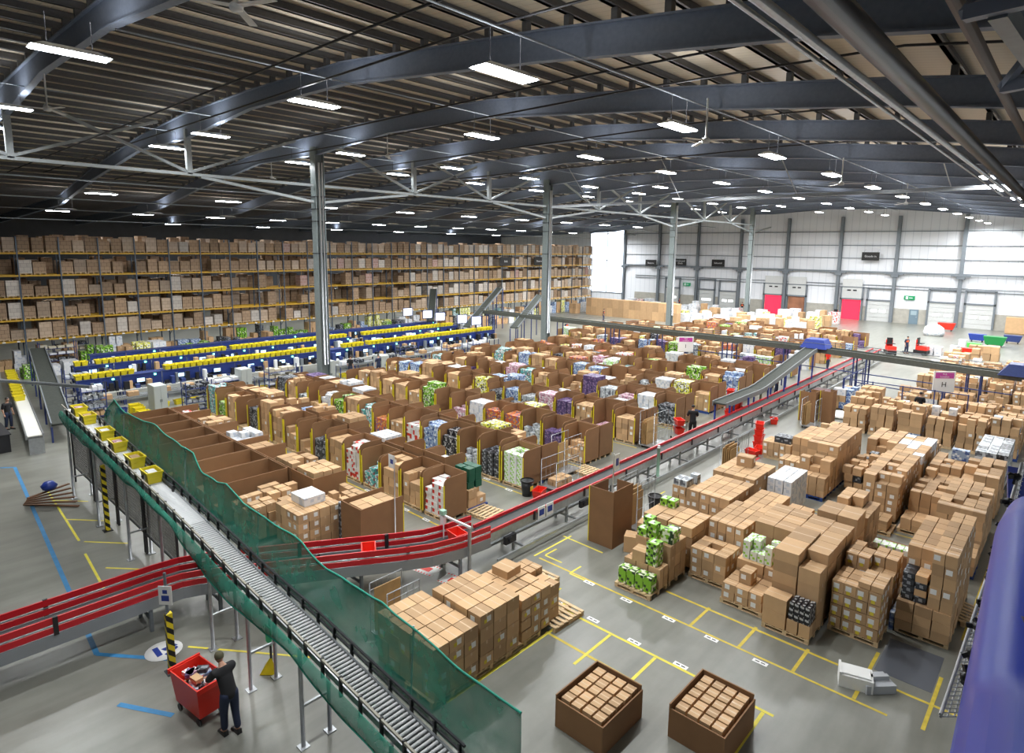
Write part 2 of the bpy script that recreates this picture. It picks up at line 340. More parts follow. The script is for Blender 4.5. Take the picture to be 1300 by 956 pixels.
cho = thing('valley_girder', 'long grey lattice girder linking the tops of the steel columns', 'girder', (XC, 0, 0))
for a, b in ((-2, 21.6), (22.4, 45.4), (46.2, 69.6), (70.4, 93.6)): MB().bar((0, a, 13.95), (0, b, 13.95), .28, .16).build('bottom_chord', TRUSS, cho)
for j, y in enumerate([6, 14, 30, 38, 54, 62, 78, 86]):
    zt = rz_(XC)
    MB().box(-.14, .14, y-.14, y+.14, 13.95, zt).build('post', TRUSS, cho)
    for s in (-1, 1):
        MB().bar((0, y, 14.05), (0, y+s*6.5, zt+.2), .18, .14).build('strut', TRUSS, cho)
for y in COLY:
    for s in (-1, 1): MB().bar((0, y+s*.38, 12.9), (0, y+s*7.4, 13.86), .18, .16).build('knee_brace', TRUSS, cho)
# second girder far left, over the racking, mostly lost in the dark
# rails, pipes and ducts under the roof
def run(name, label, cat, pts, r, m, k=8): return tag(MB().tube(pts, r, k).build(name, m), label, cat)
run('service_duct', 'wide dark round duct running along the roof at top right', 'duct', [(-2.66, 2, 13.1), (-2.8, 14, 13.1), (-3.0, 46, 13.05)], .19, mat('duct_black', (.02, .02, .022), .35), 16)
run('service_pipe', 'pale metal pipe beside the wide dark duct', 'pipe', [(-3.16, 4, 12.9), (-3.32, 46, 12.95)], .07, GALV)
run('service_pipe', 'thin grey conduit left of the dark duct', 'pipe', [(-3.6, 4, 13.1), (-4.0, 44, 13.2)], .04, GALV)
run('ceiling_pipe', 'rusty brown steel pipe close overhead at the right edge', 'pipe', [(-1.5, 4, 13.0), (-1.66, 30, 13.0)], .09, mat('rusty_brown', (.07, .045, .03), .6))
o = MB().ibeam((-34, 41.5, 13.55), (-3, 41.0, 13.45), .14, .2); o = tag(o.build('crane_rail', GALV), 'pale straight rail hung across the roof ahead of the far lamps', 'rail')
for x in (-30, -22, -14, -6): MB().bar((x, 41.5-(x+34)*.016, 13.6), (x, 38.1, rz_(x)+.1), .04).build('hanger', GALV, o)
for i, (y, z) in enumerate(((9.2, 15.2), (11.4, 15.4), (16.2, 15.3), (18.6, 15.3), (25.5, 15.4), (33.8, 15.4))):
    run('sprinkler_pipe', 'thin sprinkler pipe crossing under the roof, %s from the camera' % nth(i+1), 'pipe', [(x, y, min(z, rz_(x)+.9)-(0 if x > -20 else 0)) for x in (-60, -46, -38, -30, -22, -12, -4, 0)], .035, DARKM, 6)
for i, (x, z) in enumerate(((-46.6, 13.9), (-51.5, 13.0), (-62, 12.7), (-72, 12.2))):
    run('lighting_track', 'long pale lighting track over the racking side, %s from the columns' % nth(i+1), 'rail', [(x, -2, z), (x, 100, z)], .05, STEEL, 6)
# ------------------------------------------------------------------ lamps
LENS = mat('lamp_lens', (1, 1, 1), .4, emit=40, ecol=(.93, .97, 1)); CASE = mat('lamp_case', (.55, .57, .58), .4, .3)
hous = MB(); hous.add([(-.9, -.28, 0), (.9, -.28, 0), (.9, .28, 0), (-.9, .28, 0), (-.6, -.12, .14), (.6, -.12, .14), (.6, .12, .14), (-.6, .12, .14)], [(4, 5, 6, 7), (0, 1, 5, 4), (1, 2, 6, 5), (2, 3, 7, 6), (3, 0, 4, 7)]); hous = hous.mesh('lamp_housing', CASE)
lens = MB().box(-.85, .85, -.24, .24, -.02, .02).mesh('lamp_lens', LENS)
rod = MB().tube([(-.5, 0, .12), (-.5, 0, .9)], .012, 5).tube([(.5, 0, .12), (.5, 0, .9)], .012, 5).mesh('hanger_rod', DARKM)
ld = bpy.data.lights.new('lamp_light', 'AREA'); ld.shape = 'RECTANGLE'; ld.size = 1.35; ld.size_y = .34; ld.energy = LAMP_W; ld.color = (.96, .985, 1.0)
ld.spread = R(165); lf = ld.copy(); lf.energy = LAMP_W*1.8; lu = ld.copy(); lu.energy = LAMP_W*.11; lu.spread = math.pi
def lamp(x, y, z, label, rz=math.pi/2, lit=True, group=None):
    o = thing('ceiling_lamp', label, 'lamp', (x, y, z), rz, group)
    link('lamp_housing', hous, o); link('lamp_lens', lens, o); link('hanger_rod', rod, o)
    if lit:
        l = bpy.data.objects.new('lamp_light', ld if y < 58 else lf); C.objects.link(l); l.parent = o; l.location = (0, 0, -.04)
        l = bpy.data.objects.new('roof_fill_light', lu); C.objects.link(l); l.parent = o; l.location = (0, 0, .2); l.rotation_euler = (math.pi, 0, 0)  # upward fill light, added to brighten the roof deck
    return o
ROWS = [(-10.3, 13.95, 10.8, 12, 'above the pallet stock'), (-20.4, 14.9, 11.8, 11, 'above the bin field'), (-33.4, 15.5, 5.3, 11, 'just right of the steel columns'), (-39.6, 15.5, 5.3, 11, 'just left of the steel columns'), (-47.5, 13.2, 12.0, 9, 'above the packing benches'), (-4.4, 13.9, 40.5, 7, 'beside the duct at far right')]
for x, z, y0, n, w_ in ROWS:
    for i in range(n):
        y = y0+8.15*i
        if y > (94 if x > -5 else 101): break
        lamp(x, y, z, 'bright ceiling lamp, %s from the camera in the row %s' % (nth(i+1), w_), math.pi/2, True, 'lamps '+w_)
    if x > -45: run('lighting_track', 'thin lamp track over the row %s' % w_, 'rail', [(x, max(y0-6, -2), z+.95), (x, 100, z+.95)], .025, STEEL, 6)
for i, y in enumerate(range(14, 101, 7)):
    for x in (-66.5, -69.5):
        lamp(x, y, 12.9, 'bright twin strip lamp above the racking, %s pair from the camera, %s one' % (nth(i+1), 'right' if x > -68 else 'left'), math.pi/2, x > -68, 'strip lamps above the racking')
for i, y in enumerate(range(30, 101, 12)): lamp(-88, y, 12.6, 'small strip lamp far behind the racking, %s from the camera' % nth(i+1), math.pi/2, True, 'strip lamps behind the racking')
for i, y in enumerate((48, 62, 76, 90)): lamp(-27.5, y, 15.3, 'small ceiling lamp between the two main lamp rows, %s from the camera' % nth(i+1), math.pi/2, True, 'lamps between the main rows')
# lamp close overhead behind the viewpoint side, over the left foreground
lamp(-20.1, 4.65, 14.9, 'bright ceiling lamp nearest the upper left corner')
lamp(-10.3, 2.7, 13.95, 'ceiling lamp just beyond the top edge')
# ceiling fans
fm = MB().tube([(0, 0, 0), (0, 0, 1.25)], .03, 8); fb = MB()
for k in range(3):
    a = k*2*math.pi/3; fb.bar((.12*math.cos(a), .12*math.sin(a), 0), (1.0*math.cos(a), 1.0*math.sin(a), -.03), .16, .015)
fm = fm.mesh('rod', WHITE); hub = MB().lathe([(0, -.1), (.12, -.08), (.14, .02), (.05, .1), (0, .1)], k=12).mesh('motor_hub', WHITE)
for px, py, z, l in ((896, 178, 13.4, 'white ceiling fan beside the bright central lamp'), (1068, 233, 13.4, 'white ceiling fan under the roof left of the last lamps'), (1150, 258, 13.2, 'small white ceiling fan in front of far wall'), (345, 225, 15.0, 'ceiling fan left of the nearest steel column'), (60, 138, 15, 'ceiling fan near the far left lamp'), (492, 198, 15.2, 'ceiling fan between nearest and second columns'), (300, 8, 14.6, 'ceiling fan cut by the top edge')):
    x, y = fl(px, py, z); o = thing('ceiling_fan', l, 'fan', (x, y, z)); link('rod', fm, o); link('motor_hub', hub, o)
    for k in range(3):
        a = k*2*math.pi/3+.3; MB().bar((.12*math.cos(a), .12*math.sin(a), 0), (1.0*math.cos(a), 1.0*math.sin(a), -.03), .16, .015).build('blade', WHITE, o)

o = thing('valley_girder', 'blue-grey lattice girder overhead in the upper right corner', 'girder')
def _q(px, py, z=12.4): x, y = fl(px, py, z); return (x, y, z)
LB = mat('lattice_blue', (.22, .25, .33), .5, .2)
for a, b in (((1225, 18), (1310, -2)), ((1272, 112), (1315, 104))): MB().bar(_q(*a), _q(*b), .14, .14).build('chord', LB, o)
for a, b in (((1225, 18), (1262, -25)), ((1272, 112), (1312, 62))): MB().bar(_q(*a), _q(b[0], b[1], 12.8), .1, .1).build('strut', LB, o)
MB().bar(_q(1268, 10), _q(1312, 75), .16, .2).build('web_post', STEEL, o)
# ------------------------------------------------------------------ goods: everything boxy is listed first, then built
ITEMS = []      # dicts: kind, x0,x1,y0,y1,z0,z1, rot, mat, lab, stk
def item(kind, x0, x1, y0, y1, z0, z1, m='card', lab='', stk='', rot=0., sticker=None):
    d = dict(kind=kind, b=(x0, x1, y0, y1, z0, z1), m=m, lab=lab, stk=stk, rot=rot, st=sticker); ITEMS.append(d); return d
PACK = {
 'green': ('pack_lime_green', 'lime green', (.22, .48, .03), (.02, .05, .02), (.75, .8, .6), 9),
 'white': ('pack_white', 'white', (.75, .76, .78), (.55, .6, .68), (.8, .8, .8), 6),
 'blue': ('pack_blue', 'blue', (.24, .34, .52), (.65, .72, .8), (.05, .1, .3), 9),
 'red': ('pack_red', 'red', (.75, .72, .7), (.62, .03, .02), (.8, .8, .8), 6),
 'purple': ('pack_purple', 'purple', (.10, .06, .17), (.25, .17, .3), (.05, .04, .12), 10),
 'pink': ('pack_pink', 'pink', (.62, .36, .45), (.8, .74, .77), (.35, .12, .2), 10),
 'yellow': ('pack_yellow', 'yellow', (.75, .75, .12), (.85, .85, .8), (.05, .05, .03), 9),
 'dark': ('pack_dark', 'dark', (.04, .045, .055), (.3, .32, .35), (.012, .012, .015), 9),
 'lime': ('pack_lime_white', 'lime', (.75, .8, .72), (.3, .65, .05), (.8, .8, .8), 11),
 'teal': ('pack_teal', 'teal', (.1, .42, .42), (.75, .8, .8), (.3, .1, .1), 10),
 'orange': ('pack_orange', 'orange', (.55, .12, .04), (.15, .15, .3), (.7, .4, .1), 10),
 'grey': ('pack_grey', 'grey', (.38, .42, .45), (.6, .63, .65), (.12, .13, .15), 8),
 'cans': ('pack_cans', 'black', (.015, .015, .02), (.5, .5, .5), (.015, .015, .02), 14),
}
PM = {'greencrate': mat('dark_green_crate', (.01, .09, .05), .4), 'card': CARD, 'board': CARD2, 'paper': PAPER}
for k, (n, _w, a, b_, c_, s_) in PACK.items(): PM[k] = spot_mat(n, a, b_, c_, s_*1.35)
rs = random.Random(11)
def stack(desc, x0, x1, y0, y1, z0, z1, nx, ny, nz, m='card', st=0., jit=.008, drop=0., kind='cardboard_box', gap=.012, ragged=0.):
    """nx*ny*nz boxes filling the block; st: share of boxes with a white sticker; ragged: share of missing boxes in the top layer"""
    if kind == 'cardboard_box' and not any(q in desc for q in ('big', 'plain', 'front pair', 'low brown')):
        while (x1-x0)/nx > .46: nx += 1
        while (y1-y0)/ny > .48: ny += 1
        while (z1-z0)/nz > .37: nz += 1
    dx, dy, dz = (x1-x0)/nx, (y1-y0)/ny, (z1-z0)/nz
    col = {}
    for k in range(nz):
        for i in range(nx):
            for j in range(ny):
                if col.get((i, j)): continue
                if k == nz-1 and rs.random() < ragged: col[(i, j)] = 1; continue
                a, b = rs.uniform(-jit, jit), rs.uniform(-jit, jit)
                pos = ('front ' if j == 0 else 'back ' if j == ny-1 and ny > 1 else 'middle ')+('left' if i == 0 and nx > 1 else 'right' if i == nx-1 and nx > 1 else 'centre')
                if nx > 2 or ny > 2: pos = nth(i+1)+' across '+nth(j+1)+' deep'
                mm = m if isinstance(m, str) else rs.choice(m)
                top = k == nz-1
                lab = '%s layer, %s, %s' % ('top' if top else nth(k+1), pos, desc)
                g_ = gap/2+jit*.5; item(kind, x0+i*dx+g_+a, x0+(i+1)*dx-g_+a, y0+j*dy+g_+b, y0+(j+1)*dy-g_+b, z0+k*dz+(.002 if k else 0), z0+(k+1)*dz, mm, lab, desc, rs.uniform(-.02, .02), 'w' if rs.random() < st else None)
PALLETS = []
def pallet(x, y, z=0., rz=0., blue=False, lab=''): PALLETS.append((x, y, z, rz, blue, lab))
def pal_stack(desc, x0, x1, y0, y1, h, nx, ny, nz, blue=False, front=None, **kw):
    """a pallet (1.2 x 1.0) and the boxes on it"""
    pallet((x0+x1)/2, (y0+y1)/2, 0, 0, blue, 'under '+desc)
    stack(desc, x0+.03, x1-.03, y0+.02, y1-.02, .145, h, nx, ny, nz, **kw)
XS = [-9.53, -8.2, -6.87, -5.54, -4.21, -2.88, -1.55]
def slot(c): return XS[c]+.06, XS[c+1]-.06
# --- block nearest the camera, left: the tall brown stack on pallets (behind the net)
a = 'the plain brown stack beside the empty pallets'
pallet(-10.0, 10.9, 0, R(90), False, 'under the nearer half of the brown stack'); 
stack('the near brown stack, right pallet', -11.15, -9.5, 10.75, 11.9, .145, 1.30, 4, 2, 4, st=.5)
stack('the near brown stack, middle pallet', -11.25, -9.5, 9.3, 10.66, .145, 1.52, 4, 3, 4, st=.5)
stack('the near brown stack, far left pallet', -11.6, -9.5, 7.9, 9.25, .145, 1.38, 4, 3, 4, st=.35)
item('cardboard_box', -11.0, -10.45, 11.2, 11.75, 1.302, 1.52, 'card', 'top, alone, on the right pallet of the near brown stack', 'a', .05)
for yy in (9.68, 8.45): pallet(-10.0, yy, 0, R(90), False, 'under the near brown stack, %s part' % ('middle' if yy > 9 else 'far left'))
pallet(-11.0, 11.4, 0, R(90), False, 'under the far side of the near brown stack')
# --- block 1
x0, x1 = slot(0)
pallet((x0+x1)/2, 15.4, 0, 0, False, 'under the lime green packs at the front corner')
stack('the lime green row at the pallet front', x0+.05, x1-.05, 15.0, 15.36, .145, .62, 4, 1, 1, m='green', kind='product_pack')
stack('the stepped pile behind lime packs', x0, x1, 15.4, 15.9, .145, .75, 2, 1, 2)
item('cardboard_box', x0+.25, x0+.65, 15.42, 15.85, .752, 1.1, 'card', 'small one standing on the stepped pile left of lime packs', 'g', .1)
stack('the green column in the stepped pile', x0+.68, x0+1.05, 15.45, 15.85, .752, 1.45, 1, 1, 3, m='green', kind='product_pack')
stack('the pile behind the lime packs', x0, x1, 16.0, 17.0, .145, 1.25, 3, 2, 3, st=.2)
stack('the upper lime packs, left heap', x0, x0+.7, 16.05, 16.7, 1.252, 1.75, 2, 2, 2, m='green', kind='product_pack', ragged=.5, jit=.03)
stack('the upper lime packs, right heap', x0+.8, x1, 16.1, 16.6, 1.252, 1.68, 1, 1, 2, m='green', kind='product_pack', jit=.03)
pallet((x0+x1)/2, 16.5, 0, 0, False, 'under the pile behind the lime packs')
pal_stack('the flat-topped stack behind lime packs', x0-.5, x1+.1, 17.2, 18.6, 1.45, 4, 2, 4, st=.15)
stack('the two lone lime packs farther back', x0-.4, x0+.2, 18.1, 18.5, 1.452, 1.7, 2, 1, 1, m='green', kind='product_pack', jit=.04)
item('cardboard_box', x0-1.1, x0-.55, 17.0, 17.5, .0, .55, 'card', 'torn open one lying left of the green pile', 'q', .4)
item('cardboard_box', x0-1.0, x0-.55, 17.7, 18.2, .0, .8, 'card', 'torn dark brown one near the black trash bin', 'q2', .2)
pal_stack('the wide plateau of labelled cartons', -9.75, -8.2, 20.0, 22.2, 1.5, 3, 4, 3, st=.35)
pal_stack('the bottle cartons left of wide plateau', -10.75, -9.85, 20.6, 21.6, 1.25, 3, 3, 3, st=.6)
stack('the kettle packs on the bottle cartons', -10.7, -10.15, 20.65, 21.2, 1.252, 1.5, 2, 1, 1, m='grey', kind='product_pack'); stack('the upper kettle pack', -10.3, -10.0, 21.2, 21.5, 1.252, 1.62, 1, 1, 1, m='grey', kind='product_pack')
pal_stack('the second plateau, farther back', -10.0, -8.3, 22.4, 24.6, 1.55, 3, 4, 3, st=.2)
item('cardboard_box', -9.55, -8.95, 23.6, 24.1, 1.552, 1.95, 'card', 'single one standing on the second plateau', 'q3', .1, 'w')
pal_stack('the white packs behind second plateau', -8.25, -7.3, 23.4, 25.3, 1.45, 3, 5, 5, m='white', kind='product_pack')
x0, x1 = slot(1)
pal_stack('the front labelled stack right of green', x0, x1-.0, 16.95, 18.0, 1.0, 3, 2, 2, st=.5, ragged=.2)
pal_stack('the labelled stack in second column', x0, x1, 18.15, 20.3, 1.5, 4, 3, 4, st=.8)
pal_stack('the brown stack behind labelled one', x0+.1, x1, 20.5, 22.3, 1.35, 2, 3, 3)
x0, x1 = slot(2)
pal_stack('the low labelled pallet in third column', x0, x1, 16.3, 17.3, .62, 3, 1, 1, st=1.)
item('cardboard_box', x0+.38, x0+.72, 16.65, 17.1, .622, .98, 'card', 'single labelled one standing on the low pallet', 'q4', 0, 'w')
pallet((x0+x1)/2, 17.85, 0, 0, False, 'under the second row of the third column')
stack('the stepped row behind the low pallet', x0, x1, 17.35, 18.3, .145, .95, 3, 2, 2, st=.6)
stack('the white and green packs, third column', x0+.1, x1-.25, 17.5, 18.2, .952, 1.5, 4, 3, 2, m='lime', kind='product_pack', ragged=.3)
pal_stack('the plain stack in third column', x0, x1, 18.5, 20.4, 1.75, 2, 3, 4, ragged=.15)
pal_stack('the rear stack in third column', x0, x1, 20.6, 21.9, 1.3, 2, 2, 2, ragged=.3)
x0, x1 = slot(3)
pallet((x0+x1)/2, 16.45, 0, 0, False, 'under the big cartons beside the black can trays')
stack('the front pair of big plain cartons', x0, x0+.62, 15.95, 16.45, .145, .95, 1, 1, 2)
stack('the low cartons under the can trays', x0+.64, x1, 15.95, 16.5, .145, .5, 1, 1, 1)
stack('the black can trays', x0+.66, x1-.02, 15.97, 16.45, .502, .98, 4, 1, 3, m='cans', kind='product_pack')
stack('the tall plain column left of centre', x0, x0+.64, 16.5, 18.4, .145, 2.05, 1, 2, 6)
stack('the tall plain column behind can trays', x0+.66, x1, 16.5, 17.1, .145, 1.75, 1, 1, 4)
stack('the tall plain column, rear right', x0+.66, x1, 17.15, 19.6, .145, 2.0, 1, 3, 5)
pallet((x0+x1)/2, 17.6, 0, 0, False, 'under the tall plain columns'); pallet((x0+x1)/2, 18.9, 0, 0, False, 'under the tall plain columns, rear')
stack('the plain column, rear left', x0, x0+.64, 18.45, 19.8, .145, 1.95, 1, 2, 5)
pal_stack('the big swollen cartons, fourth column', x0, x1, 20.0, 21.1, 2.05, 2, 1, 3)
pal_stack('the open-flap stack, fourth column', x0+.1, x1, 21.3, 23.0, 2.0, 2, 2, 3, ragged=.3)
x0, x1 = slot(4)
pal_stack('the yellow-labelled stack, fifth column', x0, x1, 17.05, 18.1, 1.45, 4, 2, 3, st=1.)
stack('the flap row on yellow-labelled stack', x0+.62, x1, 17.1, 18.0, 1.452, 1.6, 1, 2, 1)
pal_stack('the second yellow-labelled stack', x0-.05, x1, 18.4, 19.5, 1.7, 4, 2, 4, st=.8, ragged=.25)
pallet((x0+x1)/2, 21.4, 0, 0, False, 'under the low brown sleeve with green packs')
stack('the low brown sleeve with green packs', x0, x1, 20.9, 21.9, .145, .95, 1, 1, 1, m='board')
stack('the green trays on the low sleeve', x0+.1, x1-.1, 21.0, 21.4, .952, 1.12, 5, 1, 1, m='lime', kind='product_pack')
x0, x1 = slot(5)
pallet((x0+x1)/2, 18.75, 0, 0, False, 'under the tall right-hand stack')
stack('the low cartons before the tall right-hand stack', x0, x1, 18.15, 18.9, .145, .95, 2, 1, 2)
stack('the black packs before tall right stack', x0+.05, x0+.62, 18.3, 18.9, .952, 1.7, 2, 2, 4, m=('dark', 'card'), kind='product_pack')
stack('the tall right-hand stack, right half', x0+.66, x1, 18.2, 21.6, .952, 2.5, 1, 6, 4, st=.5)
stack('the base of the tall right-hand stack', x0, x1, 18.95, 21.6, .145, .95, 2, 4, 2)
stack('the tall right-hand stack, left half', x0, x0+.64, 18.95, 21.6, .952, 2.2, 1, 5, 4, st=.5)
pallet((x0+x1)/2, 20.0, 0, 0, False, 'under the tall right-hand stack, middle'); pallet((x0+x1)/2, 21.1, 0, 0, False, 'under the tall right-hand stack, rear')
# leaning dark tray boxes between the two right stacks
stack('the blue-edged trays between the right stacks', -2.95, -2.83, 18.2, 19.8, .0, .5, 1, 3, 2, m='blue', kind='product_pack')
# --- block 2 beyond the first cross aisle
pal_stack('the yellowish stack on blue pallet, right', -2.85, -1.6, 22.8, 24.1, .75, 3, 2, 2, blue=True)
pal_stack('the tall yellowish stack at right edge', -2.95, -1.6, 24.2, 27.6, 1.75, 4, 5, 5, blue=True, ragged=.3)
pal_stack('the low pallet right of cross aisle', -4.1, -3.0, 25.2, 26.2, .55, 3, 2, 2)
pal_stack('the flat pallet behind it', -4.1, -3.0, 26.4, 28.4, 1.2, 3, 3, 4, ragged=.2)
pal_stack('the blue-labelled stack, fourth column', -5.5, -4.25, 25.6, 29.5, 1.75, 2, 5, 6, st=.5, ragged=.3)
pal_stack('the low carton pair by cross aisle', -5.3, -4.3, 24.5, 25.4, .5, 2, 2, 3)
stack('the front row on the blue pallet', -8.15, -6.93, 26.15, 26.75, .145, .95, 4, 1, 1)
pallet(-7.55, 26.6, 0, 0, True, 'under the stepped brown stack by the cross aisle'); pallet(-7.55, 27.8, 0, 0, True, 'under the stepped brown stack, rear')
stack('the blue-pallet stack, middle row', -8.15, -6.93, 26.8, 27.6, .145, 1.5, 3, 2, 2, st=.3, ragged=.3)
stack('the blue-pallet stack, tall rear', -8.15, -6.93, 27.7, 31.5, .145, 1.95, 2, 5, 4, st=.1)
pallet(-7.55, 29.2, 0, 0, True, 'under the tall rear of the brown stack')
pal_stack('the wrapped cartons left of blue pallet', -9.35, -8.2, 29.4, 32, 1.5, 2, 4, 3)
pal_stack('the low bottle cartons by the red totes', -10.9, -9.5, 29.9, 31, .85, 5, 3, 2, st=.7)
stack('the black appliances on bottle cartons', -10.4, -9.6, 30.1, 30.8, .852, 1.15, 2, 1, 1, m='dark', kind='product_pack')
pal_stack('the bottle cartons beside empty pallet', -9.4, -8.4, 27.9, 28.9, .8, 4, 3, 2, st=.6)
pal_stack('the dark jumble right of blue pallet', -6.8, -5.6, 28.0, 31.6, 1.1, 3, 4, 3, m=('card', 'card', 'dark', 'card'), ragged=.4, jit=.05)
pal_stack('the white sheeted stack', -5.5, -4.25, 30.0, 33.4, 1.6, 2, 4, 4, m=('card', 'white'), st=.2)
pal_stack('the wide brown stack behind jumble', -6.85, -5.6, 32.0, 34.6, 1.4, 2, 4, 4, ragged=.3)
pal_stack('the board-sided stack near right aisle', -4.1, -2.95, 28.9, 32.5, 1.3, 3, 4, 4, ragged=.4, st=.3)
pal_stack('the tall flat board stack, far right', -2.85, -1.6, 28.6, 31.5, 1.7, 2, 3, 5, ragged=.2)
item('product_pack', -3.5, -2.9, 31.6, 31.9, 1.302, 1.75, 'blue', 'blue screen pack standing on the board-sided stack', 'q7', 0)
pal_stack('the white appliance packs, right', -2.85, -1.65, 32.6, 36.0, 1.6, 3, 6, 6, m=('white', 'grey', 'dark'), kind='product_pack')
pal_stack('the brown board stack before white packs', -2.85, -1.65, 31.7, 32.5, .9, 2, 1, 3, m='board')
# rows farther back, one stack for every marked place
DES = ['first', 'second', 'third', 'fourth', 'fifth', 'sixth']
def far_block(y0, rows, hs, cols=range(6), xs=None, nm='far'):
    for r_ in range(rows):
        for c in cols:
            if rs.random() < .06: continue
            a, b = slot(c) if xs is None else (xs+c*1.33+.05, xs+(c+1)*1.33-.05)
            h = rs.uniform(*hs); ny = 2; y = y0+r_*1.15
            u = rs.random(); m = 'card' if u < .8 else rs.choice(['white', ('card', 'grey'), ('card', 'white'), ('card', 'card', 'blue'), ('card', 'card', 'red')])
            pal_stack('%s pallet from right, %s row, %s block' % (nth(max(cols)-c+1), nth(r_+1), nm), a, b, y, y+1.05, h, rs.choice((2, 3)), ny, max(2, int(h/.33)), st=.25, ragged=rs.choice((0, .3, .5)), m=m, kind='cardboard_box' if m == 'card' else 'product_pack', blue=rs.random() < .2, jit=.03)
far_block(33.8, 1, (1.0, 1.5), (0, 3, 4), nm='third')
far_block(38.0, 4, (1.2, 2.0), nm='fourth')
far_block(44.0, 3, (1.1, 1.7), (1, 2, 3, 4, 5), nm='fifth')
far_block(50.6, 5, (1.0, 1.8), (1, 2, 3, 4, 5), nm='sixth')
far_block(58.5, 5, (1.0, 1.6), (1, 2, 3, 4, 5), nm='seventh')
pal_stack('the pale blue packs by the brown sleeve', -11.3, -10.1, 42.6, 44.2, 1.4, 3, 3, 3, m=('card', 'blue', 'white'), kind='product_pack', ragged=.3)
# ------------------------------------------------------------------ cardboard sleeve bins in their rows
SLEEVES = []   # x0,x1,y0,y1,h,face(+1 open to -y / -1 open to +y), label
OCC = []
def sleeve(x0, x1, y0, y1, h, face, lab): SLEEVES.append((x0, x1, y0, y1, h, face, lab))
rb = random.Random(5)
ROWY = [9.75, 14.1, 18.4, 22.7, 27.0, 31.3, 35.6, 39.9, 44.2]
RN = ['the nearest row, beside the net', 'the second row', 'the third row', 'the fourth row', 'the fifth row', 'the sixth row', 'the seventh row', 'the eighth row', 'the ninth row, by the belt']
PAL = ['green', 'white', 'blue', 'red', 'purple', 'pink', 'yellow', 'dark', 'lime', 'teal', 'orange', 'grey', 'white', 'grey', 'blue', 'white']
# contents of the bins seen best: (row, side, slot) -> (material, fill height)
SPEC = {(1, 0, 0): ('red', 1.35), (1, 0, 1): ('card', 1.3), (1, 0, 2): ('card', 1.5), (1, 0, 3): ('teal', .9), (1, 0, 4): ('red', 1.55), (1, 0, 5): ('card', 1.5), (1, 0, 6): ('dark', 1.2), (1, 0, 7): ('card', .8), (1, 0, 8): ('card', 1.2),
 (1, 1, 0): ('card', .85), (1, 1, 1): ('white', 1.5), (1, 1, 2): ('card', 1.4),
 (2, 0, 0): ('lime', 1.45), (2, 0, 1): ('dark', 1.2), (2, 0, 2): ('grey', .9), (2, 0, 3): ('cans', 1.5), (2, 0, 4): ('blue', 1.6), (2, 0, 5): ('red', 1.3), (2, 0, 6): ('card', 1.2), (2, 0, 7): ('orange', 1.1), (2, 0, 8): ('teal', 1.5), (2, 0, 9): ('card', 1.7), (2, 0, 10): ('green', 1.6),
 (3, 0, 0): ('card', .9), (3, 0, 1): ('purple', 1.2), (3, 0, 2): ('grey', 1.1), (3, 0, 3): ('orange', 1.5), (3, 0, 4): ('orange', 1.5), (3, 0, 5): ('white', 1.7), (3, 0, 6): ('pink', 1.1), (3, 1, 0): ('purple', 1.3), (3, 1, 1): ('card', 1.2),
 (4, 0, 0): ('card', 1.3), (4, 0, 1): ('pink', .6), (4, 0, 2): ('card', 1.5), (4, 0, 3): ('purple', 1.5), (4, 0, 4): ('pink', 1.7), (4, 0, 5): ('grey', 1.3), (4, 0, 6): ('blue', 1.5), (4, 0, 7): ('dark', 1.2), (4, 0, 8): ('yellow', 1.8),
 (5, 0, 0): ('dark', 1.2), (5, 0, 1): ('white', 1.6), (5, 0, 2): ('pink', 1.3), (6, 0, 0): ('card', 1.2), (6, 0, 1): ('yellow', 1.75), (6, 0, 2): ('white', 1.7), (6, 0, 3): ('grey', 1.3), (6, 0, 6): ('blue', 1.7)}
def fill(x0, x1, y0, y1, h, m, desc):
    if m == 'card':
        nx, ny = rb.choice(((2, 2), (3, 2), (2, 1))); stack(desc, x0, x1, y0, y1, .145, h, nx, ny, max(1, int(round(h/.34))), m='card', kind='cardboard_box', ragged=rb.choice((0, .3, .5)), st=.15, jit=.02)
    else:
        stack(desc, x0, x1, y0, y1, .145, h, 3, 3, max(1, int(round(h/.26))), m=m, kind='product_pack', ragged=rb.choice((0, .2, .45)), jit=.02)
def bin_(r, side, s, x1, y0, y1, face, hb=None):
    x0 = x1-1.3; h = hb or rb.uniform(1.6, 1.95)
    where = '%s from belt, %s row%s' % (nth(s+1), ('nearest', 'second', 'third', 'fourth', 'fifth', 'sixth', 'seventh', 'eighth', 'ninth')[r], '' if side == 0 else ' rear')
    sp = SPEC.get((r, side, s)); u = rb.random()
    if sp: m, fh = sp
    else: m = 'card' if u < .55 else rb.choice(PAL); fh = rb.choice((rb.uniform(.7, h-.1), rb.uniform(h-.2, h+.25)))
    if (rb.random() > .06 or sp) and (r, side, s) != (1, 1, 0): sleeve(x0+.02, x1-.02, y0, y1, h, face, where)
    pallet((x0+x1)/2, (y0+y1)/2, 0, 0, rb.random() < .3, 'under the bin '+where)
    if u > .12 or sp: fill(x0+.1, x1-.1, y0+.08, y1-.08, fh, m, 'bin '+where)
for s in range(8):     # nearest row: long deep bins, their dividers reaching toward the net
    x1 = -21.7-s*1.6; sleeve(x1-1.58, x1-.02, 8.4, 10.9, 1.62, 2, '%s from the cartons in the long near row' % nth(s+1))
    fill(x1-1.45, x1-.15, 8.6, 10.7, rb.uniform(.35, .8), rb.choice(('card', 'card', 'card', 'red')), 'near row long bin, %s' % nth(s+1))
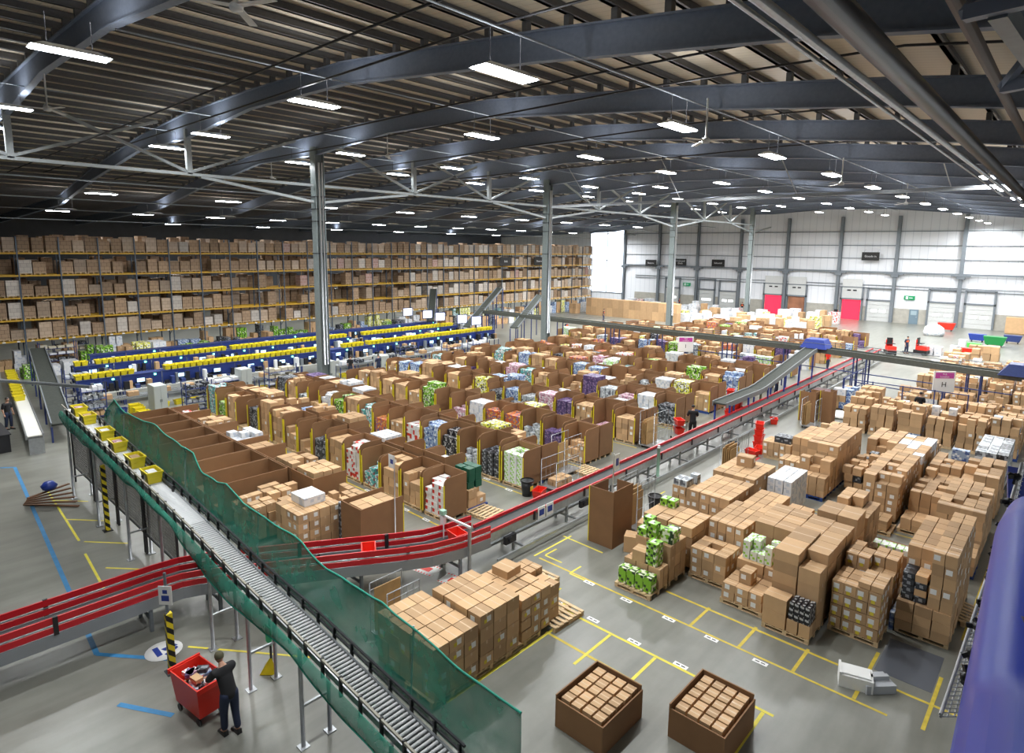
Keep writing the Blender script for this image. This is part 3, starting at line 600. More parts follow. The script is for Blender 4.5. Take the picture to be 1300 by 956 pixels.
for s in range(9):
    x1 = -19.9-s*1.6; sleeve(x1-1.58, x1-.02, 10.95, 12.35, 1.6, -1, '%s from the right in the near row, aisle side' % nth(s+1))
    fill(x1-1.45, x1-.15, 11.05, 12.2, rb.uniform(.8, 1.75), rb.choice(('card', 'card', 'card', 'white', 'card', 'red')), 'near row aisle bin, %s' % nth(s+1))
sleeve(-17.35, -16.2, 10.5, 12.2, 1.7, -1, 'at the right end of the near row'); stack('the flat lid cartons on the end sleeve', -17.2, -16.35, 10.7, 12.0, .145, 1.6, 2, 2, 4)
stack('the dark wrapped column by end sleeve', -17.72, -17.42, 10.6, 11.0, .145, 1.5, 1, 1, 1, m='dark', kind='product_pack')
stack('the dark green crates at the second row end', -17.3, -16.5, 15.5, 16.2, .852, 1.65, 2, 2, 3, m='greencrate', kind='product_pack', ragged=.4, jit=.03)
for r, y in enumerate(ROWY):
    n = 16
    if r == 0: continue
    xr = -16.3
    for s in range(n):
        x1 = xr-s*1.345
        if r == 0 and s in (1, 2, 3): continue
        if -39.2 < x1-.65 < -36.9 and (20.5 < y < 23 or 43 < y < 47): continue
        bin_(r, 0, s, x1, y, y+1.12, 1, 1.62 if r == 0 else 1.7 if s < 1 else None)
        bin_(r, 1, s, x1, y+1.22, y+2.34, -1, 1.6 if r == 0 else None)
# near row: piles between the belt and the long bins
pal_stack('the labelled wall of cartons by the red belt', -19.4, -17.8, 9.2, 10.8, 1.4, 3, 3, 4, m='card', st=.5)
stack('the grey wrapped parcel on the carton wall', -19.2, -18.3, 9.7, 10.5, 1.402, 1.68, 1, 1, 1, m='white', kind='product_pack')
pal_stack('the open jumble by the net', -21.5, -19.55, 8.6, 10.8, 1.3, 4, 3, 4, ragged=.4, jit=.05, st=.2, m='card')
pal_stack('the flat cartons left of last sleeve', -19.7, -17.8, 11.1, 12.1, 1.25, 5, 2, 4, ragged=.4, jit=.04)
pallet(-16.85, 9.3, 0, .15, False, 'with red slip sheet beside the red belt')
# sleeves beyond the belt: the far bin field
for k, y in enumerate((50.8, 55.2, 59.6, 64.0, 68.4, 72.8)):
    for s in range(15 if k < 4 else 12):
        x1 = -16.6-s*1.6
        if -39.5 < x1-.6 < -36.5 and abs(y+1-70) < 2: continue
        h = rb.uniform(1.3, 1.8); m = 'card' if rb.random() < .5 else rb.choice(PAL)
        w_ = 'far bin, %s across, %s row back' % (nth(s+1), nth(k+1))
        sleeve(x1-1.5, x1, y, y+1.5, h, 1, w_); stack(w_, x1-1.4, x1-.1, y+.1, y+1.4, .0, h-rb.uniform(-.15, .35), 2, 2, 2, m=m, kind='cardboard_box' if m == 'card' else 'product_pack', ragged=.4, jit=.04)
# the loading area before the far wall: wrapped white and brown loads
for k, y in enumerate((78, 81, 84, 87.5, 91, 95)):
    for s in range(20):
        x = -60+s*1.75+rb.uniform(-.2, .2)
        if x > -26 and k > 3 or rb.random() < .12 or (abs(x+38) < 1.6 and abs(y-94) < 2): continue
        if k == 0 and -59 < x < -40: continue
        h = rb.uniform(.9, 1.9); m = rb.choice(['white', 'white', 'white', 'card', 'white', ('card', 'white'), 'yellow' if 1 < k < 4 else 'white', 'red' if k > 3 else 'card'])
        stack('%s from left, %s line before far wall' % (nth(s+1), nth(k+1)), x, x+1.3, y, y+1.2, .0, h, 2, 1, 2, m=m, kind='wrapped_load', jit=.02, ragged=.2)
for k, y in enumerate((66, 70, 73, 76.5)):      # right-hand loading area: long pale row and scattered pallets
    for s in range(6):
        x = -2.4-s*1.5
        if rb.random() < .2 or k in (1,) : continue
        stack('%s from right, %s line at far right' % (nth(s+1), nth(k+1)), x-1.3, x, y, y+1.1, 0, rb.uniform(.8, 1.4), 2, 1, 2, m=rb.choice(['card', 'card', 'white', 'white']), kind='wrapped_load', jit=.04, ragged=.2)
stack('the long brown wall of crates by the bright opening', -57, -41.5, 78.5, 79.7, 0, 2.6, 16, 1, 2, m='card', kind='wrapped_load')
# ------------------------------------------------------------------ pallet racking along the left side
ORANGE = mat('orange_beam', (.62, .36, .03), .5, 0, .08); UPR = mat('rack_upright', (.10, .13, .17), .5, .3)
def load_material(name, c, mortar, wrap=0.):
    m = mat(name, c, .7 if not wrap else .25); nt = m.node_tree; N = nt.nodes; L = nt.links; b = N['Principled BSDF']
    tc = N.new('ShaderNodeTexCoord'); s = N.new('ShaderNodeSeparateXYZ'); L.new(tc.outputs['Object'], s.inputs[0])
    a = N.new('ShaderNodeMath'); a.operation = 'ADD'; L.new(s.outputs[0], a.inputs[0]); L.new(s.outputs[1], a.inputs[1])
    cb = N.new('ShaderNodeCombineXYZ'); L.new(a.outputs[0], cb.inputs[0]); L.new(s.outputs[2], cb.inputs[1])
    br = N.new('ShaderNodeTexBrick'); br.offset = .5; br.inputs['Scale'].default_value = 1; br.inputs['Brick Width'].default_value = .4; br.inputs['Row Height'].default_value = .3; br.inputs['Mortar Size'].default_value = .012
    c2 = tuple(x*.82 for x in c)
    br.inputs['Color1'].default_value = (*c, 1); br.inputs['Color2'].default_value = (*c2, 1); br.inputs['Mortar'].default_value = (*mortar, 1)
    L.new(cb.outputs[0], br.inputs['Vector']); oi = N.new('ShaderNodeObjectInfo'); g = N.new('ShaderNodeNewGeometry'); ad = N.new('ShaderNodeMath'); ad.operation = 'ADD'
    L.new(oi.outputs['Random'], ad.inputs[0]); L.new(g.outputs['Random Per Island'], ad.inputs[1]); f = N.new('ShaderNodeMath'); f.operation = 'FRACT'; L.new(ad.outputs[0], f.inputs[0])
    mr = N.new('ShaderNodeMapRange'); mr.inputs[3].default_value = .72; mr.inputs[4].default_value = 1.2; L.new(f.outputs[0], mr.inputs[0])
    hs = N.new('ShaderNodeHueSaturation'); L.new(br.outputs[0], hs.inputs['Color']); L.new(mr.outputs[0], hs.inputs['Value']); L.new(hs.outputs[0], b.inputs['Base Color'])
    return m
LOADM = [load_material('load_brown', (.40, .27, .17), (.12, .07, .04)), load_material('load_pale', (.62, .56, .50), (.35, .3, .27), 1), load_material('load_wrapped', (.50, .38, .28), (.3, .22, .16), 1), load_material('load_pink', (.55, .33, .28), (.7, .6, .55), 1)]
LEV = [2.35, 4.0, 5.75, 7.5, 9.25]; RX = -61.3; RD = 1.15; Y0R, Y1R = 4.0, 85.8; NB = 30; BW = (Y1R-Y0R)/NB
rk = thing('pallet_rack', 'long orange-beamed pallet racking, five levels high, along the left side', 'rack', (RX, Y0R, 0))
for b_ in range(NB+1):
    y = b_*BW; m = MB()
    for x in (-RD, 0): m.box(x-.05, x+.05, y-.045, y+.045, 0, 10.5)
    for k in range(8): m.bar((-RD, y, .4+k*1.25), (0, y, 1.3+k*1.25), .03)
    m.build('upright_frame', UPR, rk)
for l_, z in enumerate(LEV):
    for b_ in range(0, NB, 3):
        m = MB().box(-.03, .03, b_*BW+.05, (b_+3)*BW-.05, z-.13, z).box(-RD-.03, -RD+.03, b_*BW+.05, (b_+3)*BW-.05, z-.13, z)
        m.build('beam', ORANGE, rk)
m = MB()
for b_ in range(0, NB*3): 
    m.box(.035, .045, b_*BW/3+.35, b_*BW/3+.55, LEV[0]-.12, LEV[0]-.02)
tag(m.build('location_ticket', PAPER, rk), 'white location tickets on the lowest beam', kind='stuff')
rl = random.Random(3); loads = []
for l_, z in enumerate(LEV):
    for s in range(NB*3):
        y = Y0R+(s+.5)*BW/3
        e = .06
        if l_ in (2, 1) and 26 < y < 46: e = .5
        if l_ == 3 and y < 12: e = .5
        if l_ == 4: e = .02
        if rl.random() < e: continue
        h = rl.uniform(.85, 1.42) if l_ < 4 else rl.uniform(.95, 1.3)
        if l_ == 3: h = rl.uniform(1.0, 1.25)
        if y > 55: h = rl.uniform(1.05, 1.4)
        t = rl.choices([0, 1, 2, 3], [6, 1, 3, .3] if y < 50 else [2.5, 3, 4, .2])[0]
        loads.append((y, z, rl.uniform(.72, .86), h, t, l_, s))
LM = {}
def load_mesh(w_, h, t):
    k = (round(w_*12), round(h*6), t)
    if k not in LM:
        b = MB(); ww = k[0]/12; hh = k[1]/6
        b.box(-.5, .5, -ww/2, ww/2, .13, hh)
        b.box(-.52, .52, -ww/2-.01, ww/2+.01, .09, .125, 1)
        for y in (-ww/2+.05, 0, ww/2-.05): b.box(-.52, .52, y-.04, y+.04, 0, .09, 1)
        LM[k] = b.mesh('pallet_load', [LOADM[t], WOOD])
    return LM[k]
def seen(l): return abs(l[1]-9)*.3+abs(l[0]-20)*.35     # nearer ones first
loads.sort(key=lambda l: l[0]); nl = 0; rest = MB(); LN = ['lowest', 'second', 'third', 'fourth', 'top']
for y, z, w_, h, t, l_, s in loads:
    if nl < 298 and y > 6:
        o = link('pallet_load', load_mesh(w_, h, t), None, (RX-RD/2, y, z+.002))
        tag(o, '%s load, %s rack level, %s place from near end' % (('brown carton', 'pale wrapped', 'plastic wrapped brown', 'pinkish')[t], LN[l_], nth(s+1)), 'load', 'loads on the %s rack level' % LN[l_]); nl += 1
    else: rest.box(RX-RD/2-.5, RX-RD/2+.5, y-w_/2, y+w_/2, z+.13, z+h, t).box(RX-RD/2-.5, RX-RD/2+.5, y-w_/2, y+w_/2, z+.002, z+.12, 4)
tag(rest.build('rack_loads', LOADM+[WOOD]), 'the small farthest pallet loads on the racking', 'loads', None, 'stuff')
# racking behind, only glimpsed through the gaps
bk = MB()
for z in LEV:
    for s in range(NB*3):
        if rl.random() < .08: continue
        y = Y0R+(s+.5)*BW/3; bk.box(-64.6, -63.6, y-.38, y+.38, z, z+rl.uniform(1.0, 1.5), rl.choice((0, 0, 2)))
tag(bk.build('rear_loads', LOADM[:3]), 'loads of the row behind, seen through gaps in the racking', 'loads', None, 'stuff')
rk2 = thing('pallet_rack', 'second racking row close behind the front one, mostly hidden', 'rack', (-63.4, Y0R, 0))
for b_ in range(0, NB+1, 2): MB().box(-1.25, -1.15, b_*BW-.04, b_*BW+.04, 0, 10.4).build('upright_frame', UPR, rk2)
for z in LEV: MB().box(-.03, .03, 0, NB*BW, z-.13, z-.01).box(-1.22, -1.17, 0, NB*BW, z-.13, z-.01).build('beam', ORANGE, rk2)
# ground level goods in the racking and before it
GCOL = ['card', 'card', 'card', 'white', 'yellow', 'green', 'dark', 'blue', 'card', 'teal']
for s in range(70):
    y = 8+s*1.1; c = rl.choice(GCOL)
    stack('below the racking, %s from near end' % nth(s+1), RX-1.1, RX-.15, y-.5, y+.5, 0, rl.uniform(1.1, 2.1), 1, 2, 3, m=c, kind='floor_goods', jit=.04, ragged=.4)
for s in range(44):
    y = 9+s*1.25; c = rl.choice(GCOL)
    stack('before the racking, %s from near end' % nth(s+1), -58.6, -57.0, y-.55, y+.55, 0, rl.uniform(.7, 1.9), 3, 2, 3, m=c, kind='floor_goods', jit=.05, ragged=.4)
# grey-white cabinet with a red top at the near end of the racking
o = thing('tall_cabinet', 'tall pale grey cabinet with red top at the left edge', 'cabinet', (-57.4, 6.5, 0))
MB().box(-.6, .6, -.6, .6, 0, 4.3).build('body', mat('cabinet_grey', (.45, .48, .46), .5), o); MB().box(-.65, .65, -.65, .65, 4.3, 4.6).build('cap', RED, o); MB().box(.6, .63, -.5, .5, .3, 4.1).build('door', mat('cabinet_grey', ()), o)
# ------------------------------------------------------------------ packing benches
SCREEN = mat('lit_screen', (.1, .2, .4), .3, emit=2.2, ecol=(.5, .75, 1)); GLOW = mat('indicator_green', (.1, .8, .5), .4, emit=6, ecol=(.2, 1, .6))
CREAM = mat('cream_box', (.6, .55, .42), .6)
rbm = random.Random(21)
def tote_mesh(m, sx=.36, sy=.56, h=.3):
    b = MB(); t = .012; a, c = sx/2, sy/2; k = .82
    # tapered tub: outer and inner walls, rim, base
    o1 = [(-a*k, -c*k, 0), (a*k, -c*k, 0), (a*k, c*k, 0), (-a*k, c*k, 0)]; o2 = [(-a, -c, h), (a, -c, h), (a, c, h), (-a, c, h)]
    i2 = [(x*.9, y*.93, h) for x, y, z in o2]; i1 = [(x*.9, y*.93, .02) for x, y, z in o1]; v = o1+o2+i2+i1
    f = [(3, 2, 1, 0)]+[(i, (i+1) % 4, (i+1) % 4+4, i+4) for i in range(4)]+[(i+4, (i+1) % 4+4, (i+1) % 4+8, i+8) for i in range(4)]+[(i+8, (i+1) % 4+8, (i+1) % 4+12, i+12) for i in range(4)]+[(12, 13, 14, 15)]
    b.add(v, f)
    for s in (-1, 1): b.box(-a-.015, a+.015, s*c-.012, s*c+.012, h-.035, h+.004); b.box(s*a-.012, s*a+.012, -c, c, h-.035, h+.004)
    for z in (h*.45,): b.box(-a*.93, a*.93, -c*.94, -c*.9, z, z+.02)
    return b.mesh('tote', [m])
TY = tote_mesh(YEL); TR = tote_mesh(RED, .40, .60, .32); TB = tote_mesh(BLUE); TG = tote_mesh(GREEN, .5, .6, .4)
def bench(x, y, L, lab, totes=True, face=1, hts=1.75):
    """one blue packing bench module: legs, desk, tall back board, top shelf, screen, odds and ends; L metres along y"""
    o = thing('packing_bench', lab, 'bench', (x, y, 0), 0, 'blue packing benches')
    fr_ = MB()
    for yy in (.03, L-.03):
        for xx in (-.35, .35, .95): fr_.box(xx-.03, xx+.03, yy-.03, yy+.03, 0, hts if xx < .5 else .86)
    fr_.build('frame', NAVY, o)
    MB().box(-.35, 1.0, .05, L-.05, .86, .9).build('worktop', mat('worktop_grey', (.45, .45, .42), .5), o)
    MB().box(.34, .37, .02, L-.02, 1.0, hts-.05).build('back_panel', mat('deep_blue_panel', (.012, .03, .16), .45), o)
    MB().box(-.4, .4, .0, L, hts-.04, hts).build('top_shelf', NAVY, o)
    MB().box(.45, .5, L*.35, L*.35+.5, 1.2, 1.5).build('monitor', BLACK, o)
    MB().box(.5, .505, L*.35+.03, L*.35+.47, 1.23, 1.47).build('screen', SCREEN, o)
    if rbm.random() < .5: MB().box(.4, .45, L*.8, L*.8+.12, hts-.2, hts-.1).build('indicator_lamp', GLOW, o)
    for k in range(7):
        yy = .06+k*.32; w2 = rbm.uniform(.12, .3)
        MB().box(.52, .52+rbm.uniform(.15, .4), yy, yy+w2, .902, .9+rbm.choice((.1, .25, .5, .65))).build('desk_item', rbm.choice([CARD, WHITE, BLACK, NAVY, BLACK, STEEL, BLACK]), o)
        MB().box(.37, .44, rbm.uniform(.1, L-.4), L*.5+.2, 1.1, 1.2).build('document_tray', rbm.choice([WHITE, BLACK, BLACK, GALV]), o) if k < 2 else None
    return o
TN = [0]
def tote_row(x, y0, y1, z, where, mesh=TY, step=.405, rot=math.pi/2, kind='yellow plastic tote', rx_=1):
    n = 0; y = y0
    while y < y1:
        n += 1
        if rbm.random() > .03:
            if TN[0] < 298:
                o = link('plastic_tote', mesh, None, (x+rbm.uniform(-.02, .02), y, z), math.pi/2+rbm.uniform(-.03, .03)); tag(o, '%s, %s along %s' % (kind.replace('plastic ', ''), nth(n), where), 'tote', where); TN[0] += 1
        y += step
for i, y in enumerate(np.arange(10.0, 31, 2.4)): bench(-49.8, y, 2.36, 'blue packing bench, %s from the left in the second bench row' % nth(i+1))
for i, y in enumerate(np.arange(32.8, 44, 2.4)): bench(-49.8, y, 2.36, 'blue packing bench, second row beyond the steel column, %s from the left' % nth(i+1))
for i, y in enumerate(np.arange(9.0, 27, 2.4)): bench(-44.6, y, 2.36, 'blue packing bench, %s from the left in the front bench row' % nth(i+1))
for i, y in enumerate(np.arange(28.4, 45, 2.4)): bench(-44.6, y, 2.36, 'blue packing bench, front row beyond the steel column, %s from the left' % nth(i+1))
for i, y in enumerate(np.arange(12, 45, 2.4)): bench(-54.3, y, 2.36, 'blue packing bench, %s from the left in the rear bench row' % nth(i+1))
tote_row(-49.8, 10.3, 31.3, 1.752, 'the tote line on the second bench row')
tote_row(-49.8, 33.1, 44.2, 1.752, 'the far tote line of the second bench row')
tote_row(-44.6, 9.2, 12.2, 1.752, 'the short near tote line on the front bench row')
tote_row(-44.6, 14.2, 25.8, 1.752, 'the long tote line on the front bench row')
tote_row(-44.6, 27.7, 44.8, 1.752, 'the far tote line on the front bench row')
# roller tables before the front benches with totes and bins standing below
for i, y in enumerate(np.arange(9.3, 41, 3.2)):
    if 20.3 < y < 23.6: continue
    o = thing('roller_table', 'pale grey roller table before the front benches, %s from the left' % nth(i+1), 'table', (-41.7, y, 0), 0, 'roller tables')
    f = MB()
    for yy in (.05, 3.0):
        for xx in (-.35, .35): f.box(xx-.03, xx+.03, yy-.03, yy+.03, 0, .84)
    f.build('leg_frame', NAVY if i % 2 else GALV, o); MB().box(-.42, -.36, 0, 3.1, .84, .96).box(.36, .42, 0, 3.1, .84, .96).build('side_rail', GALV, o)
    r_ = MB()
    for k in range(30): r_.tube([(-.36, .06+k*.102, .9), (.36, .06+k*.102, .9)], .025, 6)
    tag(r_.build('roller_bed', GALV, o), 'closely set pale rollers')
    for k in range(3):
        mm, nm = rbm.choice([(TY, 'yellow tote under'), (TB, 'blue tote under'), (TY, 'yellow tote under')])
        tag(link('plastic_tote', mm, None, (-41.5+rbm.uniform(-.15, .15), y+.4+k*.9, .0), rbm.uniform(-.3, .3)), nm+' the %s roller table, %s of three' % (nth(i+1), nth(k+1)), 'tote', 'totes below the roller tables')
    for k in range(2):
        stack('%s on the %s roller table' % (('first', 'second')[k], nth(i+1)), -41.95, -41.5, y+.3+k*1.4, y+.9+k*1.4, .93, 1.2, 1, 1, 1, m=rbm.choice(['card', 'white', 'dark', 'card']), kind='floor_goods')
# grey cabinets, shelving trolleys and odds along the aisle before the benches
for i, (px, py, w_, h, lab) in enumerate(((202, 528, 1.1, 1.9, 'pale grey cabinet with papers on its top beside yellow tote stack'), (305, 503, 1.0, 2.0, 'pale grey cabinet standing alone before the benches'), (415, 492, 1.3, 2.0, 'large grey metal cabinet at the foot of the near column'), (468, 472, 1.1, 1.6, 'white drawer unit behind the man in black'))):
    x, y = fl(px, py); x = -40.2 if -43.5 < x < -40.2 and y > 9 else x; o = thing('metal_cabinet', lab, 'cabinet', (x, y, 0), 0, None)
    MB().box(-w_/2, w_/2, -.35, .35, .05, h).build('body', mat('cabinet_grey', ()), o); MB().box(w_/2, w_/2+.015, -.33, -.01, .1, h-.05).box(w_/2, w_/2+.015, .01, .33, .1, h-.05).build('door', mat('cabinet_grey', ()), o)
    MB().box(w_/2+.015, w_/2+.04, -.05, -.03, h*.5, h*.5+.15).box(w_/2+.015, w_/2+.04, .03, .05, h*.5, h*.5+.15).build('handle', DARKM, o); MB().box(-w_/2+.03, w_/2-.03, -.3, .3, 0, .05).build('plinth', DARKM, o)
def shelf_trolley(px, py, L, h, lab, m=NAVY, shelves=4, z0=.0):
    x, y = fl(px, py); x = -40.4 if -43 < x < -40.4 and y > 9 else x; o = thing('shelf_trolley', lab, 'trolley', (x, y, 0))
    f = MB()
    for xx in (-.35, .35):
        for yy in (0, L): f.box(xx-.025, xx+.025, yy-.025, yy+.025, .08, h)
    f.build('frame', m, o); wv = MB()
    for xx in (-.3, .3):
        for yy in (.05, L-.05): wv.tube([(xx, yy-.02, .05), (xx, yy+.02, .05)], .05, 8)
    wv.build('castor', BLACK, o)
    for k in range(shelves):
        z = .15+k*(h-.2)/shelves; MB().box(-.35, .35, 0, L, z, z+.03).build('shelf', m, o)
        g = MB()
        for q in range(4):
            yy = .05+q*(L-.1)/4; g.box(-.28, .28, yy, yy+(L-.1)/4*.8, z+.031, z+.031+rbm.uniform(.1, .28), 0)
        tag(g.build('contents', rbm.choice([WHITE, CARD, CREAM, PM['dark'], PM['grey']]), o), 'goods on the shelf', kind='stuff')
for a_ in ((235, 524, 1.5, 1.9, 'dark shelving trolley with parcels, right of the pale cabinet'), (262, 512, 2.2, 1.7, 'blue wire shelf trolley with white stack beside it'), (330, 496, 2.0, 1.9, 'blue shelf rack between grey cabinet and column'), (84, 518, 1.4, 2.4, 'tall dark rack of bottles at the left end of the benches'), (104, 534, 1.2, 2.2, 'second dark rack of bottles at the bench end'), (505, 462, 2.0, 1.7, 'blue shelf trolley beyond the drawer unit'), (545, 458, 1.8, 1.8, 'blue trolley with white sacks before far benches'), (590, 455, 1.8, 1.8, 'blue trolley at the far end of the benches'), (52, 470, 2.4, 2.2, 'cluttered blue rack with yellow lids at far left'), (70, 462, 2.4, 2.0, 'second cluttered rack with white bottles at far left')): shelf_trolley(*a_)
# screens hung over the far ends of the bench rows
for i, (px, py) in enumerate(((518, 396), (543, 399), (559, 402), (587, 405), (605, 407))):
    x, y = fl(px, py, 2.9); o = thing('hanging_screen', 'white lit display screen hung over the far benches, %s from the left' % nth(i+1), 'screen', (x, y, 2.9), R(-8), 'display screens over the far benches')
    MB().box(-.05, .0, -.62, .62, -.45, .45).build('housing', NAVY, o); MB().box(.001, .012, -.56, .5, -.38, .38).build('display', mat('display_white', (.9, .93, 1), .4, emit=1.5), o)
    MB().box(-.05, -.02, -.03, .03, -2.9, -.45).build('post', DARKM, o)
# stacks of yellow totes by the pale cabinet
x, y = fl(172, 533)
for s in range(3):
    for k in range(6-s):
        tag(link('plastic_tote', TY, None, (x+s*.45, y+.1*s, k*.13), .1*s), 'yellow tote nested in the %s stack by the net, %s from the floor' % (nth(s+1), nth(k+1)), 'tote', 'nested yellow totes by the net')
# dark inclined belts at the far side of the benches
GRB = mat('belt_dark', (.05, .055, .048), .75, 0, .15, spec=.15)
def incline(pa, pb, lab, wdt=.8, legs=True, rail=STEEL):
    a, b = Vector(pa), Vector(pb); o = thing('belt_conveyor', lab, 'conveyor', tuple(a))
    d = b-a; dn = Vector((d.x, d.y, 0)).normalized(); r_ = dn.cross(Vector((0, 0, 1)))*wdt/2
    MB().bar((0, 0, 0), tuple(d), wdt, .1).build('belt', GRB, o)
    for s in (-1, 1): MB().bar(tuple(r_*s+Vector((0, 0, .02))), tuple(d+r_*s+Vector((0, 0, .02))), .06, .22).build('side_frame', rail, o)
    if legs:
        n = max(2, int(d.length/4))
        for k in range(n+1):
            p = d*(k/n); 
            for s in (-1, 1): MB().box(p.x+r_.x*s-.04, p.x+r_.x*s+.04, p.y+r_.y*s-.04, p.y+r_.y*s+.04, -a.z, p.z-.1).build('leg', NAVY, o)
    return o
incline((-52.5, 43.5, 2.0), (-58.5, 49.0, 5.0), 'dark inclined belt rising behind the far benches, leftmost')
incline((-48.5, 45.2, 1.6), (-54.0, 56.0, 5.1), 'dark inclined belt rising past the lit screens')
incline((-42.5, 46.2, 2.0), (-46.5, 55.0, 4.7), 'dark inclined belt rising at the right of the screens')
# ------------------------------------------------------------------ red railed belt line
def path_box(pts, off0, off1, z0, z1, mi=0, b=None):
    """extrude a rectangle (off0..off1 to the right of the path, z0..z1) along a level path"""
    b = b or MB(); P = [Vector((p[0], p[1])) for p in pts]; vs = []
    for i, p in enumerate(P):
        d = (P[min(i+1, len(P)-1)]-P[max(i-1, 0)]).normalized(); r_ = Vector((d.y, -d.x)); zz = pts[i][2] if len(pts[i]) > 2 else 0
        for o_, z in ((off0, z0), (off1, z0), (off1, z1), (off0, z1)): q = p+r_*o_; vs.append((q.x, q.y, z+zz))
    n = len(P); fs = [(i*4+k, i*4+(k+1) % 4, (i+1)*4+(k+1) % 4, (i+1)*4+k) for i in range(n-1) for k in range(4)]+[(3, 2, 1, 0), tuple((n-1)*4+k for k in range(4))]
    return b.add(vs, fs)
BELT = mat('belt_grey', (.085, .09, .09), .7, 0, .1, spec=.2)
bend = [(-17.4, -5), (-17.4, 5.0), (-17.35, 5.5), (-17.15, 6.0), (-16.85, 6.5), (-14.95, 9.5), (-14.3, 10.5), (-13.85, 11.3), (-13.6, 12.2), (-13.5, 13.2)]
straight = [(-13.5, 13.2), (-13.5, 24), (-13.55, 36), (-13.75, 50), (-14.0, 66)]
lc = thing('belt_conveyor', 'red-sided belt conveyor passing under the roller conveyor at lower left', 'conveyor')
path_box(bend, -.42, .42, .86, .92).build('belt', BELT, lc)
for s in (-1, 1):
    path_box(bend, s*.5-.02, s*.5+.02, .95, 1.1).build('upper_red_rail', REDRAIL, lc); path_box(bend, s*.5-.02, s*.5+.02, 1.18, 1.34).build('top_red_rail', REDRAIL, lc)
    path_box(bend, s*.5-.025, s*.5+.025, .62, .93).build('side_frame', mat('side_grey', (.30, .32, .34), .45, .3), lc)
    path_box(bend, s*.5-.012, s*.5+.012, 1.12, 1.15).build('guide_strip', GALV, lc)
for i, (x, y) in enumerate(((-17.4, -3), (-17.4, .5), (-17.4, 2.6), (-17.1, 6.1), (-15.7, 8.4), (-14.3, 10.5))):
    for s in (-.52, .52): MB().box(x+s-.03, x+s+.03, y-.05, y+.05, .9, 1.36).build('bracket', BLACK, lc)
for x, y in ((-17.4, 4.6), (-17.0, 6.2), (-15.0, 9.4), (-13.6, 12.0), (-17.4, -1)):
    b = MB()
    for s in (-.45, .45): b.box(x+s-.04, x+s+.04, y-.04, y+.04, 0, .62)
    b.box(x-.45, x+.45, y-.03, y+.03, .3, .36); b.build('leg', STEEL, lc)
sc = thing('belt_conveyor', 'long straight belt conveyor with thin red rails beside the bins', 'conveyor')
path_box(straight, -.28, .28, .88, .94).build('belt', BELT, sc)
for s in (-1, 1):
    path_box(straight, s*.33-.03, s*.33+.03, .98, 1.08).build('red_rail', REDRAIL, sc)
    path_box(straight, s*.33-.025, s*.33+.025, .68, .97).build('side_frame', GALV, sc)
path_box(straight, .75, .80, .22, .30).build('guard_rail', GALV, sc)
path_box(straight, -.05, .05, .30, .38).build('under_beam', mat('side_grey', ()), sc)
for k in range(18):
    y = 14.5+k*2.9; x = interp(y, straight and [(p[1], p[0]) for p in straight]); b = MB()
    b.box(x-.3, x-.22, y-.04, y+.04, 0, .7).box(x+.22, x+.3, y-.04, y+.04, 0, .7).box(x-.3, x+.8, y-.03, y+.03, .22, .29); b.build('leg', GALV, sc)
    MB().box(x+.35, x+.39, y+.9, y+.98, .76, 1.06).build('bracket', BLACK, sc); MB().box(x-.39, x-.35, y+.9, y+.98, .76, 1.06).build('bracket', BLACK, sc)
for y in (18.0, 13.9): MB().box(-13.14, -13.02, y, y+.5, .4, .66).tube([(-13.05, y+.2, .55), (-12.95, y+.2, .55)], .1, 10).build('drive_motor', DARKM, sc)
# red totes riding on the belt
tag(link('plastic_tote', TR, None, (-14.75, 9.8, .925), R(57)), 'red tote riding the belt just before the bend', 'tote'); tag(link('plastic_tote', TR, None, (-13.62, 12.3, .925), R(80)), 'red tote at the bend beside the scanner post', 'tote')
o = thing('scanner_post', 'white scanner arm over the belt at the bend', 'scanner', (-13.15, 12.2, 0)); MB().box(.16, .24, -.04, .04, 0, 1.6).build('post', GALV, o); MB().box(-1.0, .24, -.03, .03, 1.6, 1.66).build('arm', WHITE, o); MB().box(-1.1, -.95, -.06, .06, 0, 1.62).build('rear_post', WHITE, o); MB().box(-1.12, -.93, -.08, .08, 1.66, 1.8).build('scanner_head', mat('pale_green', (.3, .5, .38), .5), o)
for i, (y, r_) in enumerate(((21.6, 0), (35.8, 0))):
    o = thing('marker_bollard', ('pale green and white bollard beside the belt', 'small green bollard farther along the belt')[i], 'bollard', (-14.05 if i else -13.0, y+2, 0)); MB().tube([(0, 0, 0), (0, 0, 1.45)], .07, 10).build('post', mat('pale_green', ()), o); MB().tube([(0, 0, 1.45), (0, 0, 1.55)], .06, 10).build('cap', WHITE, o)
o = thing('notice_pair', 'two white notices with blue print under the belt rail', 'notice', (-13.12, 15.6, .72)); 
for k in range(2): MB().box(0, .02, k*.45, k*.45+.38, -.02, .42).build('sheet', PAPER, o); MB().box(.021, .024, k*.45+.06, k*.45+.32, .1, .32).build('print', BLUE, o)
